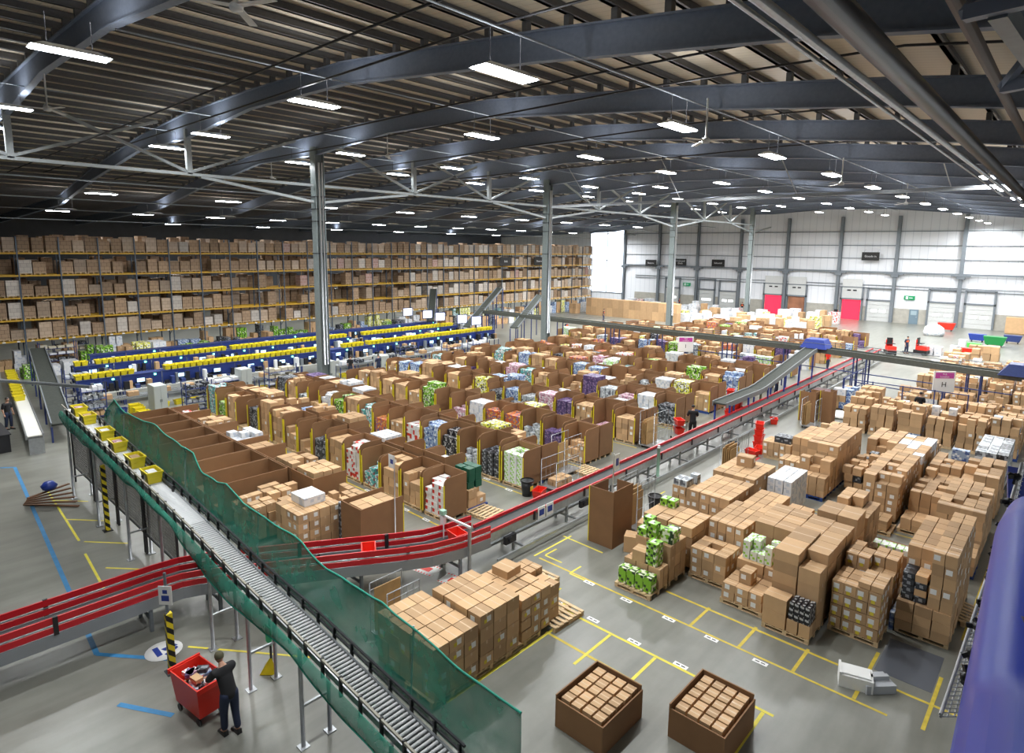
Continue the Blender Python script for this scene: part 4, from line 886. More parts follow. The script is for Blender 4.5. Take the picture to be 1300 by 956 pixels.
# second belt line beside it, running up the incline to the overhead belt
up = [(-14.35, 32.6, 1.62), (-14.35, 37.6, 1.62), (-14.3, 38.4, 1.72), (-14.2, 46.6, 3.05), (-14.2, 47.4, 3.1)]
uc = thing('belt_conveyor', 'grey belt rising on blue legs to the overhead line', 'conveyor')
path_box(up, -.36, .36, -.08, .0).build('belt', GRB, uc)
for s in (-1, 1): path_box(up, s*.4-.03, s*.4+.03, -.22, .08).build('side_frame', mat('mid_grey', (.17, .18, .18), .6), uc)
for y in (32.9, 35.5, 38.5, 41.3, 44.0, 46.8):
    z = interp(y, [(p[1], p[2]) for p in up]); b = MB()
    for s in (-.42, .42): b.box(-14.3+s-.04, -14.3+s+.04, y-.04, y+.04, 0, z-.1)
    b.build('leg', BLUE, uc); MB().box(-14.7, -13.9, y-.02, y+.02, .5, .56).build('cross_tie', BLUE, uc)
# overhead dark belt crossing the hall
oc = thing('belt_conveyor', 'long dark overhead belt crossing the hall on thin blue legs', 'conveyor')
ob = [(-50, 49.6, 2.95), (-35, 48.6, 3.1), (-24, 48.1, 3.1), (-14, 48.0, 3.1), (-8, 47.6, 3.0), (-2.2, 47.0, 2.9)]
GBELT = mat('overhead_belt_side', (.085, .09, .075), .6, 0, .12)
path_box(ob, -.42, .42, -.06, 0).build('belt', GRB, oc)
for s in (-1, 1): path_box(ob, s*.48-.04, s*.48+.04, -.28, .1).build('side_frame', GBELT, oc); path_box(ob, s*.62-.015, s*.62+.015, .4, .43).build('hand_rail', STEEL, oc)
for x in (-49, -44.6, -38.6, -32.6, -31.6, -27, -21, -20.2, -16.2, -11.4, -10.6, -4.9, -4.2):
    y = interp(x, [(p[0], p[1]) for p in ob]); z = interp(x, [(p[0], p[2]) for p in ob])
    for s in (-.45, .45): MB().box(x-.04, x+.04, y+s-.04, y+s+.04, 0, z-.2).build('leg', NAVY, oc)
path_box([(-24, 47.3, 1.9), (-2.6, 46.2, 1.8)], -.03, .03, 0, .06).build('tie_bar', NAVY, oc); path_box([(-11, 47.1, 1.1), (-2.6, 46.2, 1.0)], -.03, .03, 0, .06).build('tie_bar', NAVY, oc)
o = tag(MB().add([(-15.0, 47.2, 3.12), (-13.2, 47.2, 3.12), (-13.2, 48.8, 3.12), (-15.0, 48.8, 3.12), (-14.7, 47.5, 3.75), (-13.5, 47.5, 3.75), (-13.5, 48.7, 3.75), (-14.7, 48.7, 3.75)], [(0, 1, 5, 4), (1, 2, 6, 5), (2, 3, 7, 6), (3, 0, 4, 7), (4, 5, 6, 7), (3, 2, 1, 0)]).build('transfer_hood', mat('hood_blue', (.01, .035, .28), .6)), 'bright blue hood where the rising belt meets the overhead one', 'hood')
o = tag(MB().add([(-3.4, 46.2, 2.92), (-1.2, 46.2, 2.92), (-1.2, 47.8, 2.92), (-3.4, 47.8, 2.92), (-2.9, 46.4, 3.6), (-1.3, 46.4, 3.6), (-1.3, 47.6, 3.6), (-2.9, 47.6, 3.6)], [(0, 1, 5, 4), (1, 2, 6, 5), (2, 3, 7, 6), (3, 0, 4, 7), (4, 5, 6, 7), (3, 2, 1, 0)]).build('transfer_hood', NAVY), 'navy hood at the right end of the overhead belt', 'hood')
# guard rails of blue tube round the overhead line, right side
for i, (xa, ya, xb, yb) in enumerate(((-10.8, 49.2, -10.8, 42.9), (-10.75, 42.9, -4.3, 42.9), (-1.3, 46.5, -1.3, 40))):
    o = thing('guard_rail', 'navy tube guard rail near the overhead belt, %s section' % ('left', 'front', 'right')[i], 'rail')
    n = 4
    for k in range(n+1):
        x, y = xa+(xb-xa)*k/n, ya+(yb-ya)*k/n; MB().box(x-.03, x+.03, y-.03, y+.03, 0, 2.1).build('post', NAVY, o)
    for z in (1.0, 2.05): MB().bar((xa, ya, z), (xb, yb, z), .05).build('rail', NAVY, o)
# ------------------------------------------------------------------ roller conveyor at left, its totes and netting
RC = [(-29, 3.52), (-25.1, 3.3), (-18.9, 2.94), (-15.1, 2.63), (-13.2, 2.44), (-11.2, 2.32), (-9.1, 2.12), (-6.5, 1.9)]
def rcz(x): return interp(x, RC)
YCN = 5.7
ro = thing('roller_conveyor', 'pale roller conveyor descending on legs across the left foreground', 'conveyor')
pts = [(x, YCN, z) for x, z in RC]
for s, m_ in ((-1, BLACK), (1, mat('rail_tan', (.32, .30, .24), .5))):
    path_box(pts, s*.25-.02, s*.25+.02, -.10, .03).build('side_frame', GALV, ro)
for o_, m_ in ((-.33, DARKM), (.33, mat('rail_tan', ()))):
    path_box(pts, o_-.02, o_+.02, .2, .24).build('guide_rail', m_, ro)
path_box(pts, -.35, -.31, .06, .09).build('guide_rail', DARKM, ro)
x = -6.6
while x > -28.9:
    b = MB(); z = rcz(x)
    b.box(x-.02, x+.02, YCN-.35, YCN-.29, z-.16, z+.25); b.build('guide_bracket', BLACK, ro)
    b = MB().box(x-.02, x+.02, YCN+.28, YCN+.34, z-.1, z+.22); b.build('guide_bracket', BLACK, ro); x -= .62
ROLL = mat('roller_zinc', (.82, .83, .84), .35, .0)
MB().add([(x, YCN+s*.22, z-.09) for x, z in RC for s in (-1, 1)], [(i*2, i*2+1, i*2+3, i*2+2) for i in range(len(RC)-1)]).build('gap_shade_sheet', DARKM, ro)  # dark sheet added to stand in for the shade between the rollers
rm = MB().tube([(0, -.225, 0), (0, .225, 0)], .029, 10).mesh('roller', ROLL)
x = -6.55; k = 0
while k < 100: link('roller', rm, ro, (x, YCN, rcz(x)-.01)); x -= .1; k += 1
xs_ = x
b = MB()
while x > -28.9: b.tube([(x, YCN-.225, rcz(x)-.01), (x, YCN+.225, rcz(x)-.01)], .042, 8); x -= .078
tag(b.build('far_rollers', mat('roller_white', (.8, .81, .82), .4), ro), 'the far rollers, so close they read as a white sheet', kind='stuff')
for x in (-7.6, -10.6, -12.95, -15.05, -18.4, -21.5, -25, -28.5):
    b = MB(); z = rcz(x)
    for s in (-.3, .3): b.tube([(x, YCN+s, 0), (x, YCN+s, z-.1)], .045, 8).box(x-.1, x+.1, YCN+s-.1, YCN+s+.1, 0, .02)
    b.build('leg', GALV, ro); MB().bar((x, YCN-.3, .9), (x, YCN+.3, .9), .05).build('cross_tie', GALV, ro)
ty = []
for px, py in ((101, 530), (112, 534), (134, 552), (150, 569), (172, 592), (193, 613)):
    ty.append(px)
    lo_, hi_ = -29, -6
    for _ in range(40):
        mid = (lo_+hi_)/2; u, v, d = proj((mid, YCN, rcz(mid)+.05)); 
        if u[0] < px: lo_ = mid
        else: hi_ = mid
    sl = math.atan2(rcz(mid+.5)-rcz(mid-.5), 1)
    t_ = thing('plastic_tote', 'yellow plastic tote on the roller conveyor, %s from the far end' % nth(len(ty)), 'tote', (mid, YCN, rcz(mid)+.022), 0, 'totes on the roller conveyor'); t_.scale = (1.18, 1.18, 1.18)
    link('tub', TY, t_, (0, 0, 0), R(90)); MB().box(.0, .0, -.06, .06, .1, .2).box(-.07, .07, -.004, .004, .08, .2).build('barcode_label', PAPER, t_).location = (0, -.175, 0)
    MB().box(-.18, .18, -.1, .1, .15, .26).build('contents', [WHITE, PM['pink'], CARD][len(ty) % 3], t_)
# green debris netting: a hanging side each side of the conveyor, full of small folds
def net_material():
    m = mat('green_netting', (.0, .20, .13), .7); nt = m.node_tree; N = nt.nodes; L = nt.links; b = N['Principled BSDF']
    tc = N.new('ShaderNodeTexCoord'); w1 = N.new('ShaderNodeTexNoise'); w1.inputs['Scale'].default_value = 2.2; w1.inputs['Detail'].default_value = 6; L.new(tc.outputs['Object'], w1.inputs['Vector'])
    mr = N.new('ShaderNodeMapRange'); mr.inputs[1].default_value = .3; mr.inputs[2].default_value = .7; mr.inputs[3].default_value = .44; mr.inputs[4].default_value = .66; L.new(w1.outputs[0], mr.inputs[0]); L.new(mr.outputs[0], b.inputs['Alpha'])
    r = N.new('ShaderNodeValToRGB'); e = r.color_ramp.elements; e[0].position = .3; e[0].color = (.02, .22, .145, 1); e[1].position = .75; e[1].color = (.05, .36, .25, 1); L.new(w1.outputs[0], r.inputs[0]); L.new(r.outputs[0], b.inputs['Base Color'])
    b.inputs['Transmission Weight'].default_value = 0; return m
NETM = net_material()
def net(name, lab, top, bot, n=90, rows=14, fold=.06, belly=.25, seed=1):
    """sheet between two 3-D polylines given as functions of u"""
    r_ = random.Random(seed); vs, fs = [], []; ph = [r_.uniform(0, 6) for _ in range(6)]
    for j in range(rows+1):
        v = j/rows
        for i in range(n+1):
            u = i/n; a, b_ = Vector(top(u)), Vector(bot(u)); p = a.lerp(b_, v)
            p.y += belly*math.sin(math.pi*v)+fold*v*(math.sin(u*47+ph[0]+v*2)+.6*math.sin(u*91+ph[1]-v*3)); p.z += .03*math.sin(u*60+ph[2])*v; vs.append(tuple(p))
    for j in range(rows):
        for i in range(n): q = j*(n+1)+i; fs.append((q, q+1, q+n+2, q+n+1))
    m = MB().add(vs, fs, 0, True); o = m.build(name, NETM); tag(o, lab, 'netting'); s = o.modifiers.new('thickness', 'SOLIDIFY'); s.thickness = .004
    hem = MB().tube([vs[rows*(n+1)+i] for i in range(n+1)], .02, 6); tag(hem.build('hem_cord', mat('hem_green', (.0, .25, .17), .6), o), 'darker green hem'); return o
TOPR = [(-26.54, 3.66), (-25.65, 4.07), (-24.89, 4.51), (-23.79, 4.27), (-21.58, 4.4), (-20.15, 4.45), (-18.59, 4.24), (-17.7, 4.31), (-17.05, 3.89), (-16.18, 3.82), (-15.57, 4.0), (-14.56, 3.74), (-13.32, 3.73), (-11.7, 3.71), (-11.22, 3.6), (-10.77, 3.49), (-9.9, 3.47), (-9.24, 3.52), (-8.79, 3.61), (-8.27, 3.5), (-7.62, 3.35), (-6.92, 3.31), (-6.27, 3.29), (-5.44, 3.25)]
net('debris_net', 'green netting raised along the right side of the roller conveyor', lambda u: (-26.4+u*21, YCN+.37, rcz(-26.4+u*21)-.05), lambda u: (-26.4+u*21, YCN+.45, interp(-26.4+u*21, TOPR)), fold=.02, belly=.03, n=140)
BOTL = [(-30.1, 3.4), (-27.5, 2.98), (-25.3, 2.96), (-22.5, 2.87), (-20.9, 2.79), (-19.8, 2.84), (-18.2, 2.68), (-16.9, 2.6), (-15.7, 2.25), (-14.9, 2.02), (-13.7, 1.95), (-12.5, 1.93), (-11.4, 2.05), (-10.7, 2.02), (-9.9, 1.85), (-9.0, 1.7), (-6.5, 1.45)]
net('debris_net', 'green netting hanging below the left side of the roller conveyor', lambda u: (-29+u*22.5, YCN-.37, rcz(-29+u*22.5)+.0), lambda u: (-29+u*22.5, YCN-.42, interp(-29+u*22.5, BOTL)), fold=.012, belly=-.06, seed=4, n=120)
pp = MB()
for x in (-24.0, -18.4, -13.9, -8.0): 
    o = tag(MB().tube([(x, YCN+.4, rcz(x)-.2), (x, YCN+.5, interp(x, TOPR)+.02)], .018, 6).build('net_pole', GALV), 'thin pole holding up the green netting, %s from the camera' % nth([-8.0, -13.9, -18.4, -24.0].index(x)+1), 'pole')
# wire mesh screens standing below the far half of the conveyor
MESHM = mat('wire_mesh', (.16, .15, .14), .5, .4, .3, 5); 
def wire_panel(x0, x1, y, z0, z1, lab, m=MESHM):
    o = thing('mesh_screen', lab, 'screen', (x0, y, 0)); L = x1-x0
    MB().box(0, .06, -.03, .03, 0, z1).box(L-.06, L, -.03, .03, 0, z1).bar((0, 0, z0), (L, 0, z0), .05).bar((0, 0, z1), (L, 0, z1), .05).build('frame', DARKM, o)
    b = MB(); k = .1
    while k < L: b.box(k-.004, k+.004, -.004, .004, z0, z1); k += .1
    z = z0
    while z < z1: b.box(0, L, -.004, .004, z-.004, z+.004); z += .1
    tag(b.build('wire_grid', m, o), 'dense grey wires', kind='stuff'); MB().box(.05, L-.05, .02, .03, z0+.05, z1-.05).build('backing_sheet', mat('dusty_sheet', (.27, .26, .24), .7, 0, .4, 3, alpha=.45), o)
for i in range(4): wire_panel(-30.6+i*3.0, -27.7+i*3.0, 5.9, .7, 3.1, 'grey wire mesh screen below the roller conveyor, %s from its far end' % nth(i+1))
HAZ = mat('hazard_stripe', (.75, .6, .02), .5); _n = HAZ.node_tree; _tc = _n.nodes.new('ShaderNodeTexCoord'); _w = _n.nodes.new('ShaderNodeTexWave'); _w.bands_direction = 'DIAGONAL'; _w.inputs['Scale'].default_value = 2.2; _r = _n.nodes.new('ShaderNodeValToRGB'); _r.color_ramp.interpolation = 'CONSTANT'; _r.color_ramp.elements[0].color = (.01, .01, .01, 1); _r.color_ramp.elements[1].position = .5; _r.color_ramp.elements[1].color = (.75, .6, .02, 1)
_n.links.new(_tc.outputs['Object'], _w.inputs['Vector']); _n.links.new(_w.outputs['Fac'], _r.inputs[0]); _n.links.new(_r.outputs[0], _n.nodes['Principled BSDF'].inputs['Base Color'])
for x, y, l in ((-24.4, 5.5, 'black and yellow striped post beside the mesh screens'), (-14.9, 4.4, 'black and yellow striped post by the red collecting cart')):
    o = thing('striped_post', l, 'post', (x, y, 0)); MB().box(-.07, .07, -.07, .07, .02, 2.4 if x < -20 else 1.5).build('shaft', HAZ, o); MB().box(-.14, .14, -.14, .14, 0, .02).build('foot_plate', DARKM, o)
# left background: packing line with white belt and totes
o = thing('belt_conveyor', 'short white belt conveyor at the left edge with yellow totes', 'conveyor', (0, 0, 0))
path_box([(-56, 7.6, .95), (-35.9, 5.5, .95)], -.28, .28, -.05, 0).build('belt', mat('belt_white', (.75, .74, .68), .5), o)
for s in (-1, 1): path_box([(-56, 7.6, .95), (-35.9, 5.5, .95)], s*.32-.03, s*.32+.03, -.16, .05).build('side_frame', GALV, o)
for k in range(6): MB().box(-51+k*3-.04, -51+k*3+.04, 6.8-k*.31, 7.4-k*.31, 0, .8).build('leg', GALV, o)
for k in range(11): tag(link('plastic_tote', TY, None, (-54.2+k*.95, 7.3-k*.1, .953), .1*(k % 3)), 'yellow tote on the short white belt, %s from the left' % nth(k+1), 'tote', 'totes on the white belt')
incline((-54, 8.9, 2.6), (-37.5, 6.9, .9), 'dark belt sloping down at far left behind the white one', .9)
o = thing('work_desk', 'dark cluttered desk with lit monitor at the left edge', 'desk', (-38.6, 4.3, 0)); MB().box(-1.4, 1.4, -.5, .5, .85, .9).build('top', DARKM, o)
for s in (-1.3, 1.3): MB().box(s-.04, s+.04, -.45, .45, 0, .85).build('leg', DARKM, o)
MB().box(.1, .6, -.1, -.05, 1.0, 1.35).build('monitor', BLACK, o); MB().box(.13, .57, -.115, -.101, 1.03, 1.32).build('screen', SCREEN, o); MB().box(-1.2, -.5, -.3, .3, .9, 1.25).build('paper_stack', PM['dark'], o)
run('gantry_beam', 'grey horizontal beam over the far left belts', 'beam', [(-41.5, 3.5, 3.2), (-34.5, 7.6, 3.2)], .09, GALV)
# odds stored by the screens: broken pallet timbers with a blue lump
o = thing('timber_pile', 'small heap of brown timbers with blue plastic by the mesh screens', 'timber', (-28.3, 4.6, 0))
for k in range(6): MB().bar((-.8+.2*k, -.7, .04+.11*k), (.9-.25*k, .7, .06+.11*k), .1, .04).build('board', mat('brown_timber', (.16, .07, .03), .7), o)
MB().lathe([(0, .7), (.22, .72), (.28, .85), (.15, 1.0), (0, 1.02)], (0, 0, -.02), 10).build('blue_sack', BLUE, o)
# ------------------------------------------------------------------ floor markings
def stripe(name, lab, a, b, w_, m, z=.003): 
    d = Vector((b[0]-a[0], b[1]-a[1])).normalized()*w_/2; r_ = Vector((d.y, -d.x))
    vs = [(a[0]+r_.x, a[1]+r_.y, z-.002), (b[0]+r_.x, b[1]+r_.y, z-.002), (b[0]-r_.x, b[1]-r_.y, z-.002), (a[0]-r_.x, a[1]-r_.y, z-.002)]
    vs += [(x, y, z) for x, y, _ in vs]; o = MB().add(vs, [(0, 1, 2, 3), (7, 6, 5, 4), (0, 4, 5, 1), (1, 5, 6, 2), (2, 6, 7, 3), (3, 7, 4, 0)]).build(name, m); return tag(o, lab, 'marking')
YT2 = mat('bright_yellow_tape', (.72, .62, .06), .6, 0, .1, 5); BT = mat('blue_floor_tape', (.03, .19, .40), .6, 0, .15, 5); RT = mat('red_floor_tape', (.6, .03, .04), .6)
stripe('floor_line', 'bright yellow floor line along the nearest row of pallet places', (-11.5, 12.85), (-4.0, 12.85), .08, YT2)
stripe('floor_line', 'worn yellow floor line in front of the lime green packs', (-12.2, 14.62), (-2.2, 14.6), .07, YTAPE, .0035)
stripe('floor_line', 'yellow floor line reaching right from the green stack', (-8.2, 15.72), (-.9, 15.65), .08, YTAPE)
stripe('floor_line', 'yellow floor line beside the two empty pallets', (-11.6, 11.75), (-11.6, 12.85), .08, YT2); stripe('floor_line', 'yellow floor line below the brown carton stack', (-9.45, 8.2), (-9.42, 12.85), .08, YT2, .0042)
stripe('floor_line', 'yellow floor line behind the open crates', (-9.5, 11.72), (-6.6, 11.68), .08, YTAPE)
for i, x in enumerate(XS[1:5]): stripe('floor_line', 'yellow cross line between near pallet places, %s from the left' % nth(i+1), (x+.02, 11.2), (x+.0, 12.8), .08, YT2, .0045)
for i, x in enumerate(XS[2:]): stripe('floor_line', 'orange-yellow cross line before the big stacks, %s from the left' % nth(i+1), (x, 14.65), (x, 16.9 if i > 2 else 15.8), .08, YTAPE, .005)
stripe('floor_line', 'yellow edge line along the right-hand aisle', (-1.4, 19), (-1.25, 40), .08, YTAPE)
stripe('floor_line', 'yellow line across the first cross aisle', (-9.5, 24.9), (-3.0, 24.9), .06, YTAPE)
# small yellow corner boxes
for i, (px, py) in enumerate(((692, 705), (723, 728), (696, 757), (835, 629))):
    x, y = fl(px, py); stripe('corner_mark', 'short yellow corner mark on open floor, %s' % ('by the big brown sleeve', 'left of the floor labels', 'right of the empty pallet', 'near the black trash bin')[i], (x, y), (x+.7, y), .06, YT2); stripe('corner_mark', 'short yellow cross mark, %s' % ('by the big brown sleeve', 'left of the floor labels', 'right of the empty pallet', 'near the black trash bin')[i], (x, y+.03), (x, y+.6), .06, YT2, .0045)
stripe('floor_line', 'bright yellow line before the big brown sleeve', (-12.6, 16.4), (-10.9, 16.35), .06, YT2); stripe('floor_line', 'bright yellow line left of the big brown sleeve', (-12.4, 14.6), (-12.4, 16.6), .06, YT2, .004)
# white floor labels with dark print
for i, (px, py) in enumerate(((748, 740), (795, 762), (849, 786), (903, 811), (965, 841), (708, 763), (753, 787), (805, 815), (864, 845), (1016, 642), (1000, 660), (467, 623), (492, 635), (515, 647), (541, 660), (936, 627), (618, 608), (646, 622), (1232, 600), (1170, 675))):
    x, y = fl(px, py); o = thing('floor_label', 'small white floor label, '+('%s in the upper line from the left' % nth(i+1) if i < 5 else '%s in the lower line from the left' % nth(i-4) if i < 9 else 'in the cross aisle, %s' % nth(i-8) if i < 11 else 'before the second bin row, %s from the left' % nth(i-10) if i < 15 else 'lying apart, %s from the left' % nth(i-14)), 'label', (x, y, 0))
    MB().box(-.18, .18, -.07, .07, .004, .006).build('card', PAPER, o); MB().box(-.12, -.02, -.02, .02, .0062, .007).box(.02, .12, -.02, .02, .0062, .007).build('print', BLACK, o)
stripe('floor_line', 'blue floor line running away at lower left', (-34.5, 4.45), (-16.9, 3.35), .12, BT); stripe('floor_line', 'blue floor line turning across at far left', (-36.5, 2.0), (-34.5, 4.45), .12, BT, .004)
stripe('floor_line', 'blue floor line crossing below the red conveyor', (-16.9, 3.35), (-15.3, 4.6), .12, BT, .004); stripe('floor_line', 'blue floor line at the lower left corner', (-14.6, 3.2), (-13.4, 3.9), .12, BT, .0045)
a_, b_ = fl(58, 625), fl(82, 662); c_ = fl(125, 752)
stripe('floor_line', 'yellow floor line beside the mesh screens', (-30.2, 4.85), (-24.2, 4.6), .07, YT2); stripe('floor_line', 'yellow floor line nearer the red conveyor', (-23, 4.5), (-18.2, 4.2), .07, YT2, .004)
stripe('floor_line', 'yellow floor line beyond the red cart', (-15.6, 5.0), (-12.9, 7.0), .06, YT2, .005)
for i in range(4): stripe('floor_line', 'hatched yellow floor line under the mesh screens, %s' % nth(i+1), (-29+i*2.5, 4.7), (-27.8+i*2.5, 5.7), .06, YT2, .005)
stripe('floor_line', 'red line on floor left of the bottle cartons', (-10.9, 26.5), (-10.9, 29.8), .1, RT)
for i, y in enumerate((14.0, 18.3, 22.6, 26.9, 31.2)): stripe('floor_line', 'yellow line along the front of the %s bin row' % nth(i+2), (-37.5, y-.12), (-16.0, y-.12), .07, YTAPE)
stripe('floor_line', 'yellow line across the packing aisle', (-39.8, 10), (-39.6, 44), .08, YTAPE)
o = thing('floor_sticker', 'oval white floor sticker with blue walking figure, left of cart', 'sticker', (*fl(208, 826), 0), R(20))
MB().lathe([(0, .004), (.42, .004), (.42, .006), (0, .0065)], k=24).build('disc', PAPER, o); b = MB().prism([(-.3, -.1), (.1, -.25), (.12, -.12), (-.26, .02)], .007, .008); b.prism([(-.1, 0), (.05, 0), (.12, .3), (0, .3)], .007, .0081); b.prism([(.15, -.1), (.3, -.1), (.2, .25), (.12, .25)], .007, .0082); b.build('figure_print', BLUE, o)
for i, (px, py) in enumerate(((541, 722), (577, 738))):
    x, y = fl(px, py); o = thing('floor_warning', 'red and white warning sheet on the floor, %s' % ('under the belt', 'behind the brown cartons')[i], 'sign', (x, y, 0), R(10)); MB().box(-.45, .45, -.3, .3, .004, .006).build('sheet', PAPER, o)
    MB().box(-.2, .2, -.12, .12, .0062, .0075).build('red_panel', RED, o)
    for k in range(8): MB().box(-.44+k*.11, -.39+k*.11, .22, .29, .0062, .007).box(-.44+k*.11, -.39+k*.11, -.29, -.22, .0062, .007).build('red_dash', RED, o)
# ------------------------------------------------------------------ loose pallets, trash bins, red totes, cages
for x, y, z, rz, bl, l in ((-15.95, 15.75, 0, R(5), False, 'empty one at the end of the second bin row'), (-15.65, 22.1, 0, R(-3), False, 'empty one at the end of the fourth bin row'), (-11.15, 13.15, 0, R(90), False, 'empty one behind the near brown stack'), (-11.15, 13.15, .146, R(92), False, 'upper one of the empty pair behind brown stack'), (-9.75, 12.45, 0, R(88), False, 'empty one at the right end of near brown stack'), (-8.9, 28.0, 0, 0, False, 'empty one by the blue-pallet stack'), (-1.35, 20.3, 0, R(75), False, 'one standing by the tall right stack')): pallet(x, y, z, rz, bl, l)
LOOSE = 7
stack('the fallen end of the near brown stack', -10.95, -10.3, 12.0, 12.5, .145, 1.25, 1, 1, 3, st=.3)
stack('the right end of near brown stack', -10.25, -9.6, 11.95, 12.4, .145, 1.1, 1, 1, 3, st=.5)
def trash(x, y, lab):
    o = thing('trash_bin', lab, 'bin', (x, y, 0)); MB().lathe([(0, 0), (.2, 0), (.26, .62), (.25, .62), (.19, .03), (0, .03)], k=20).build('body', BLACK, o); MB().lathe([(.25, .60), (.285, .6), (.285, .66), (.25, .66)], k=20).build('rim', BLACK, o)
    MB().box(.25, .262, -.09, .09, .25, .45).build('label', YLAB_, o)
YLAB_ = mat('yellow_label', (.75, .6, .05), .6)
trash(-15.95, 18.25, 'black round trash bin beside red tote at the third bin row'); trash(-11.35, 20.5, 'black round trash bin behind the cage of boards'); trash(-12.0, 29.2, 'black bin near the second cage trolley')
def rtote(x, y, z, rz, lab): tag(link('plastic_tote', TR, None, (x, y, z), rz), 'red tote '+lab, 'tote')
rtote(-15.5, 18.5, 0, .3, 'on the floor beside the black trash bin'); rtote(-11.2, 30.5, 0, .2, 'on the floor left of the bottle cartons'); rtote(-11.3, 29.8, 0, 1.4, 'second one left of bottle cartons')
for k in range(4): rtote(-11.6, 31.4, k*.33, .1*k, 'in the pile behind bottle cartons, %s from the floor' % nth(k+1))
rtote(-12.7, 36.5, 0, .4, 'under the rising belt')

for k in range(5): rtote(-15.35, 36.4, k*.33, .07*k, 'in the tall pile left of the rising belt, %s up' % nth(k+1))
for k in range(3): rtote(-15.3, 37.6, k*.33, .2*k, 'in the short pile left of the rising belt, %s up' % nth(k+1))
for k in range(2): rtote(-8.6, 39.5, k*.33, .1, 'by the person near the far sign, %s up' % nth(k+1))
def cage(x, y, lab, w_=.75, L=1.0, h=1.7, rz=0, boards=3, base=True, bm_=None):
    o = thing('cage_trolley', lab, 'trolley', (x, y, 0), rz)
    t = MB()
    for s in (-1, 1):
        t.tube([(s*w_/2, -L/2, .16), (s*w_/2, -L/2, h), (s*w_/2, L/2, h), (s*w_/2, L/2, .16)], .017, 6)
        for z in (.5, .9, 1.3): t.tube([(s*w_/2, -L/2, z), (s*w_/2, L/2, z)], .009, 5)
        for k in range(1, 5): t.tube([(s*w_/2, -L/2+k*L/5, .16), (s*w_/2, -L/2+k*L/5, h)], .006, 5)
    t.build('tube_side', GALV, o)
    MB().box(-w_/2, w_/2, -L/2, L/2, .13, .17).build('base', GALV, o); c = MB()
    for sx in (-1, 1):
        for sy in (-1, 1): c.tube([(sx*w_*.4-.02, sy*L*.4, .06), (sx*w_*.4+.02, sy*L*.4, .06)], .06, 10).box(sx*w_*.4-.02, sx*w_*.4+.02, sy*L*.4-.02, sy*L*.4+.02, .06, .13)
    c.build('castor', BLACK, o)
    for k in range(boards): MB().box(-w_/2+.06+k*.09, -w_/2+.085+k*.09, -L/2+.08, L/2-.1-.05*k, .175, 1.35+.12*(k % 2)).build('flat_board', bm_ or mat('flat_board_tan', (.50, .31, .13), .7, 0, .1, 4), o)
    return o
cage(-11.2, 18.9, 'wire cage trolley holding upright tan boards, behind the brown sleeve', boards=5, h=1.9, L=1.2)
cage(-15.55, 19.9, 'low flat cage trolley with loose boards by the third bin row', boards=0, h=1.3, L=1.5, w_=.8)
stack('the flat cage trolley by the third row', -15.85, -15.25, 19.4, 20.4, .17, .45, 1, 1, 2, jit=.03)
cage(-15.6, 27.7, 'cage trolley with orange boards and dark basket at bin row end', boards=4, h=1.9, L=1.4, w_=.8); cage(-16.4, 21.4, 'tall cage trolley standing in the third bin row end', boards=1, h=1.8, L=1.2)
cage(-10.8, 26.4, 'cage trolley with tall tan boards near the second plateau', boards=5, h=2.0, L=1.2); cage(-10.9, 37.2, 'cage trolley with yellow boards beside tall brown sleeves', boards=3, h=1.7); cage(-12.25, 8.9, 'bent tube cage behind the near brown stack', boards=1, h=1.5)
# cages and sleeves standing alone
b = MB()
def big_sleeve(x, y, w_, d, h, lab, cut=True):
    o = thing('sleeve_box', lab, 'box', (x, y, 0)); t = .02
    MB().box(-w_/2, w_/2, -d/2, -d/2+t, 0, h).build('front_wall', CARD2, o); MB().box(w_/2-t, w_/2, -d/2+t, d/2, 0, h+.03).build('right_wall', CARD2, o)
    MB().box(-w_/2+.35, w_/2-t, d/2-t, d/2, 0, h).build('rear_wall', CARD2, o); MB().box(-w_/2, -w_/2+t, -d/2+t, d/2-.05, 0, h-.05).build('left_wall', CARD2, o)
    MB().box(-w_/2-.004, -w_/2+.03, -d/2-.004, -d/2+.04, 0, h).build('edge_tape', YEL, o)
big_sleeve(-11.3, 17.35, 1.0, 1.2, 2.0, 'big open brown cardboard sleeve standing alone beside the belt'); big_sleeve(-11.5, 38.8, .9, .9, 1.8, 'brown sleeve beside the spool and pale blue packs'); big_sleeve(-10.6, 39.2, .7, .8, 1.9, 'taller brown sleeve right of its neighbour near spool')
o = thing('marker_flag', 'thin white pole with small blue and white flag on the sleeve', 'flag', (-10.95, 16.9, 0)); MB().tube([(0, 0, 0), (0, 0, 3.3)], .02, 6).build('pole', WHITE, o); MB().box(.02, .035, .02, .3, 2.7, 3.25).build('flag', PAPER, o); MB().box(.036, .038, .08, .24, 2.85, 3.1).build('print', BLUE, o)
o = thing('marker_flag', 'thin white pole with small sheet before the near bins', 'flag', (-16.15, 11.8, 0)); MB().tube([(0, 0, 0), (0, 0, 3.2)], .02, 6).build('pole', WHITE, o); MB().box(-.3, .02, -.012, .0, 2.75, 3.2).build('sheet', PAPER, o); MB().box(-.2, -.05, -.015, -.0125, 2.9, 3.05).build('print', BLUE, o)
o = tag(MB().lathe([(0, .05), (.75, .05), (.78, .1), (.3, .12), (.25, .35), (.2, .36), (0, .36)], (*fl(1066, 529), 0), 28).build('cable_spool', PAPER), 'large white flat spool on the floor beside pale blue packs', 'spool')
o = thing('cable_bag', 'grey wrapped rolls standing on the bench by spool', 'stand', (-11.7, 42.0, 0)); MB().box(-.5, .5, -.4, .4, 1.25, 1.32).build('top', mat('dark_red_board', (.08, .02, .02), .6), o)
for s in (-.42, .42): MB().box(s-.04, s+.04, -.36, .36, 0, 1.25).build('leg', BLACK, o)
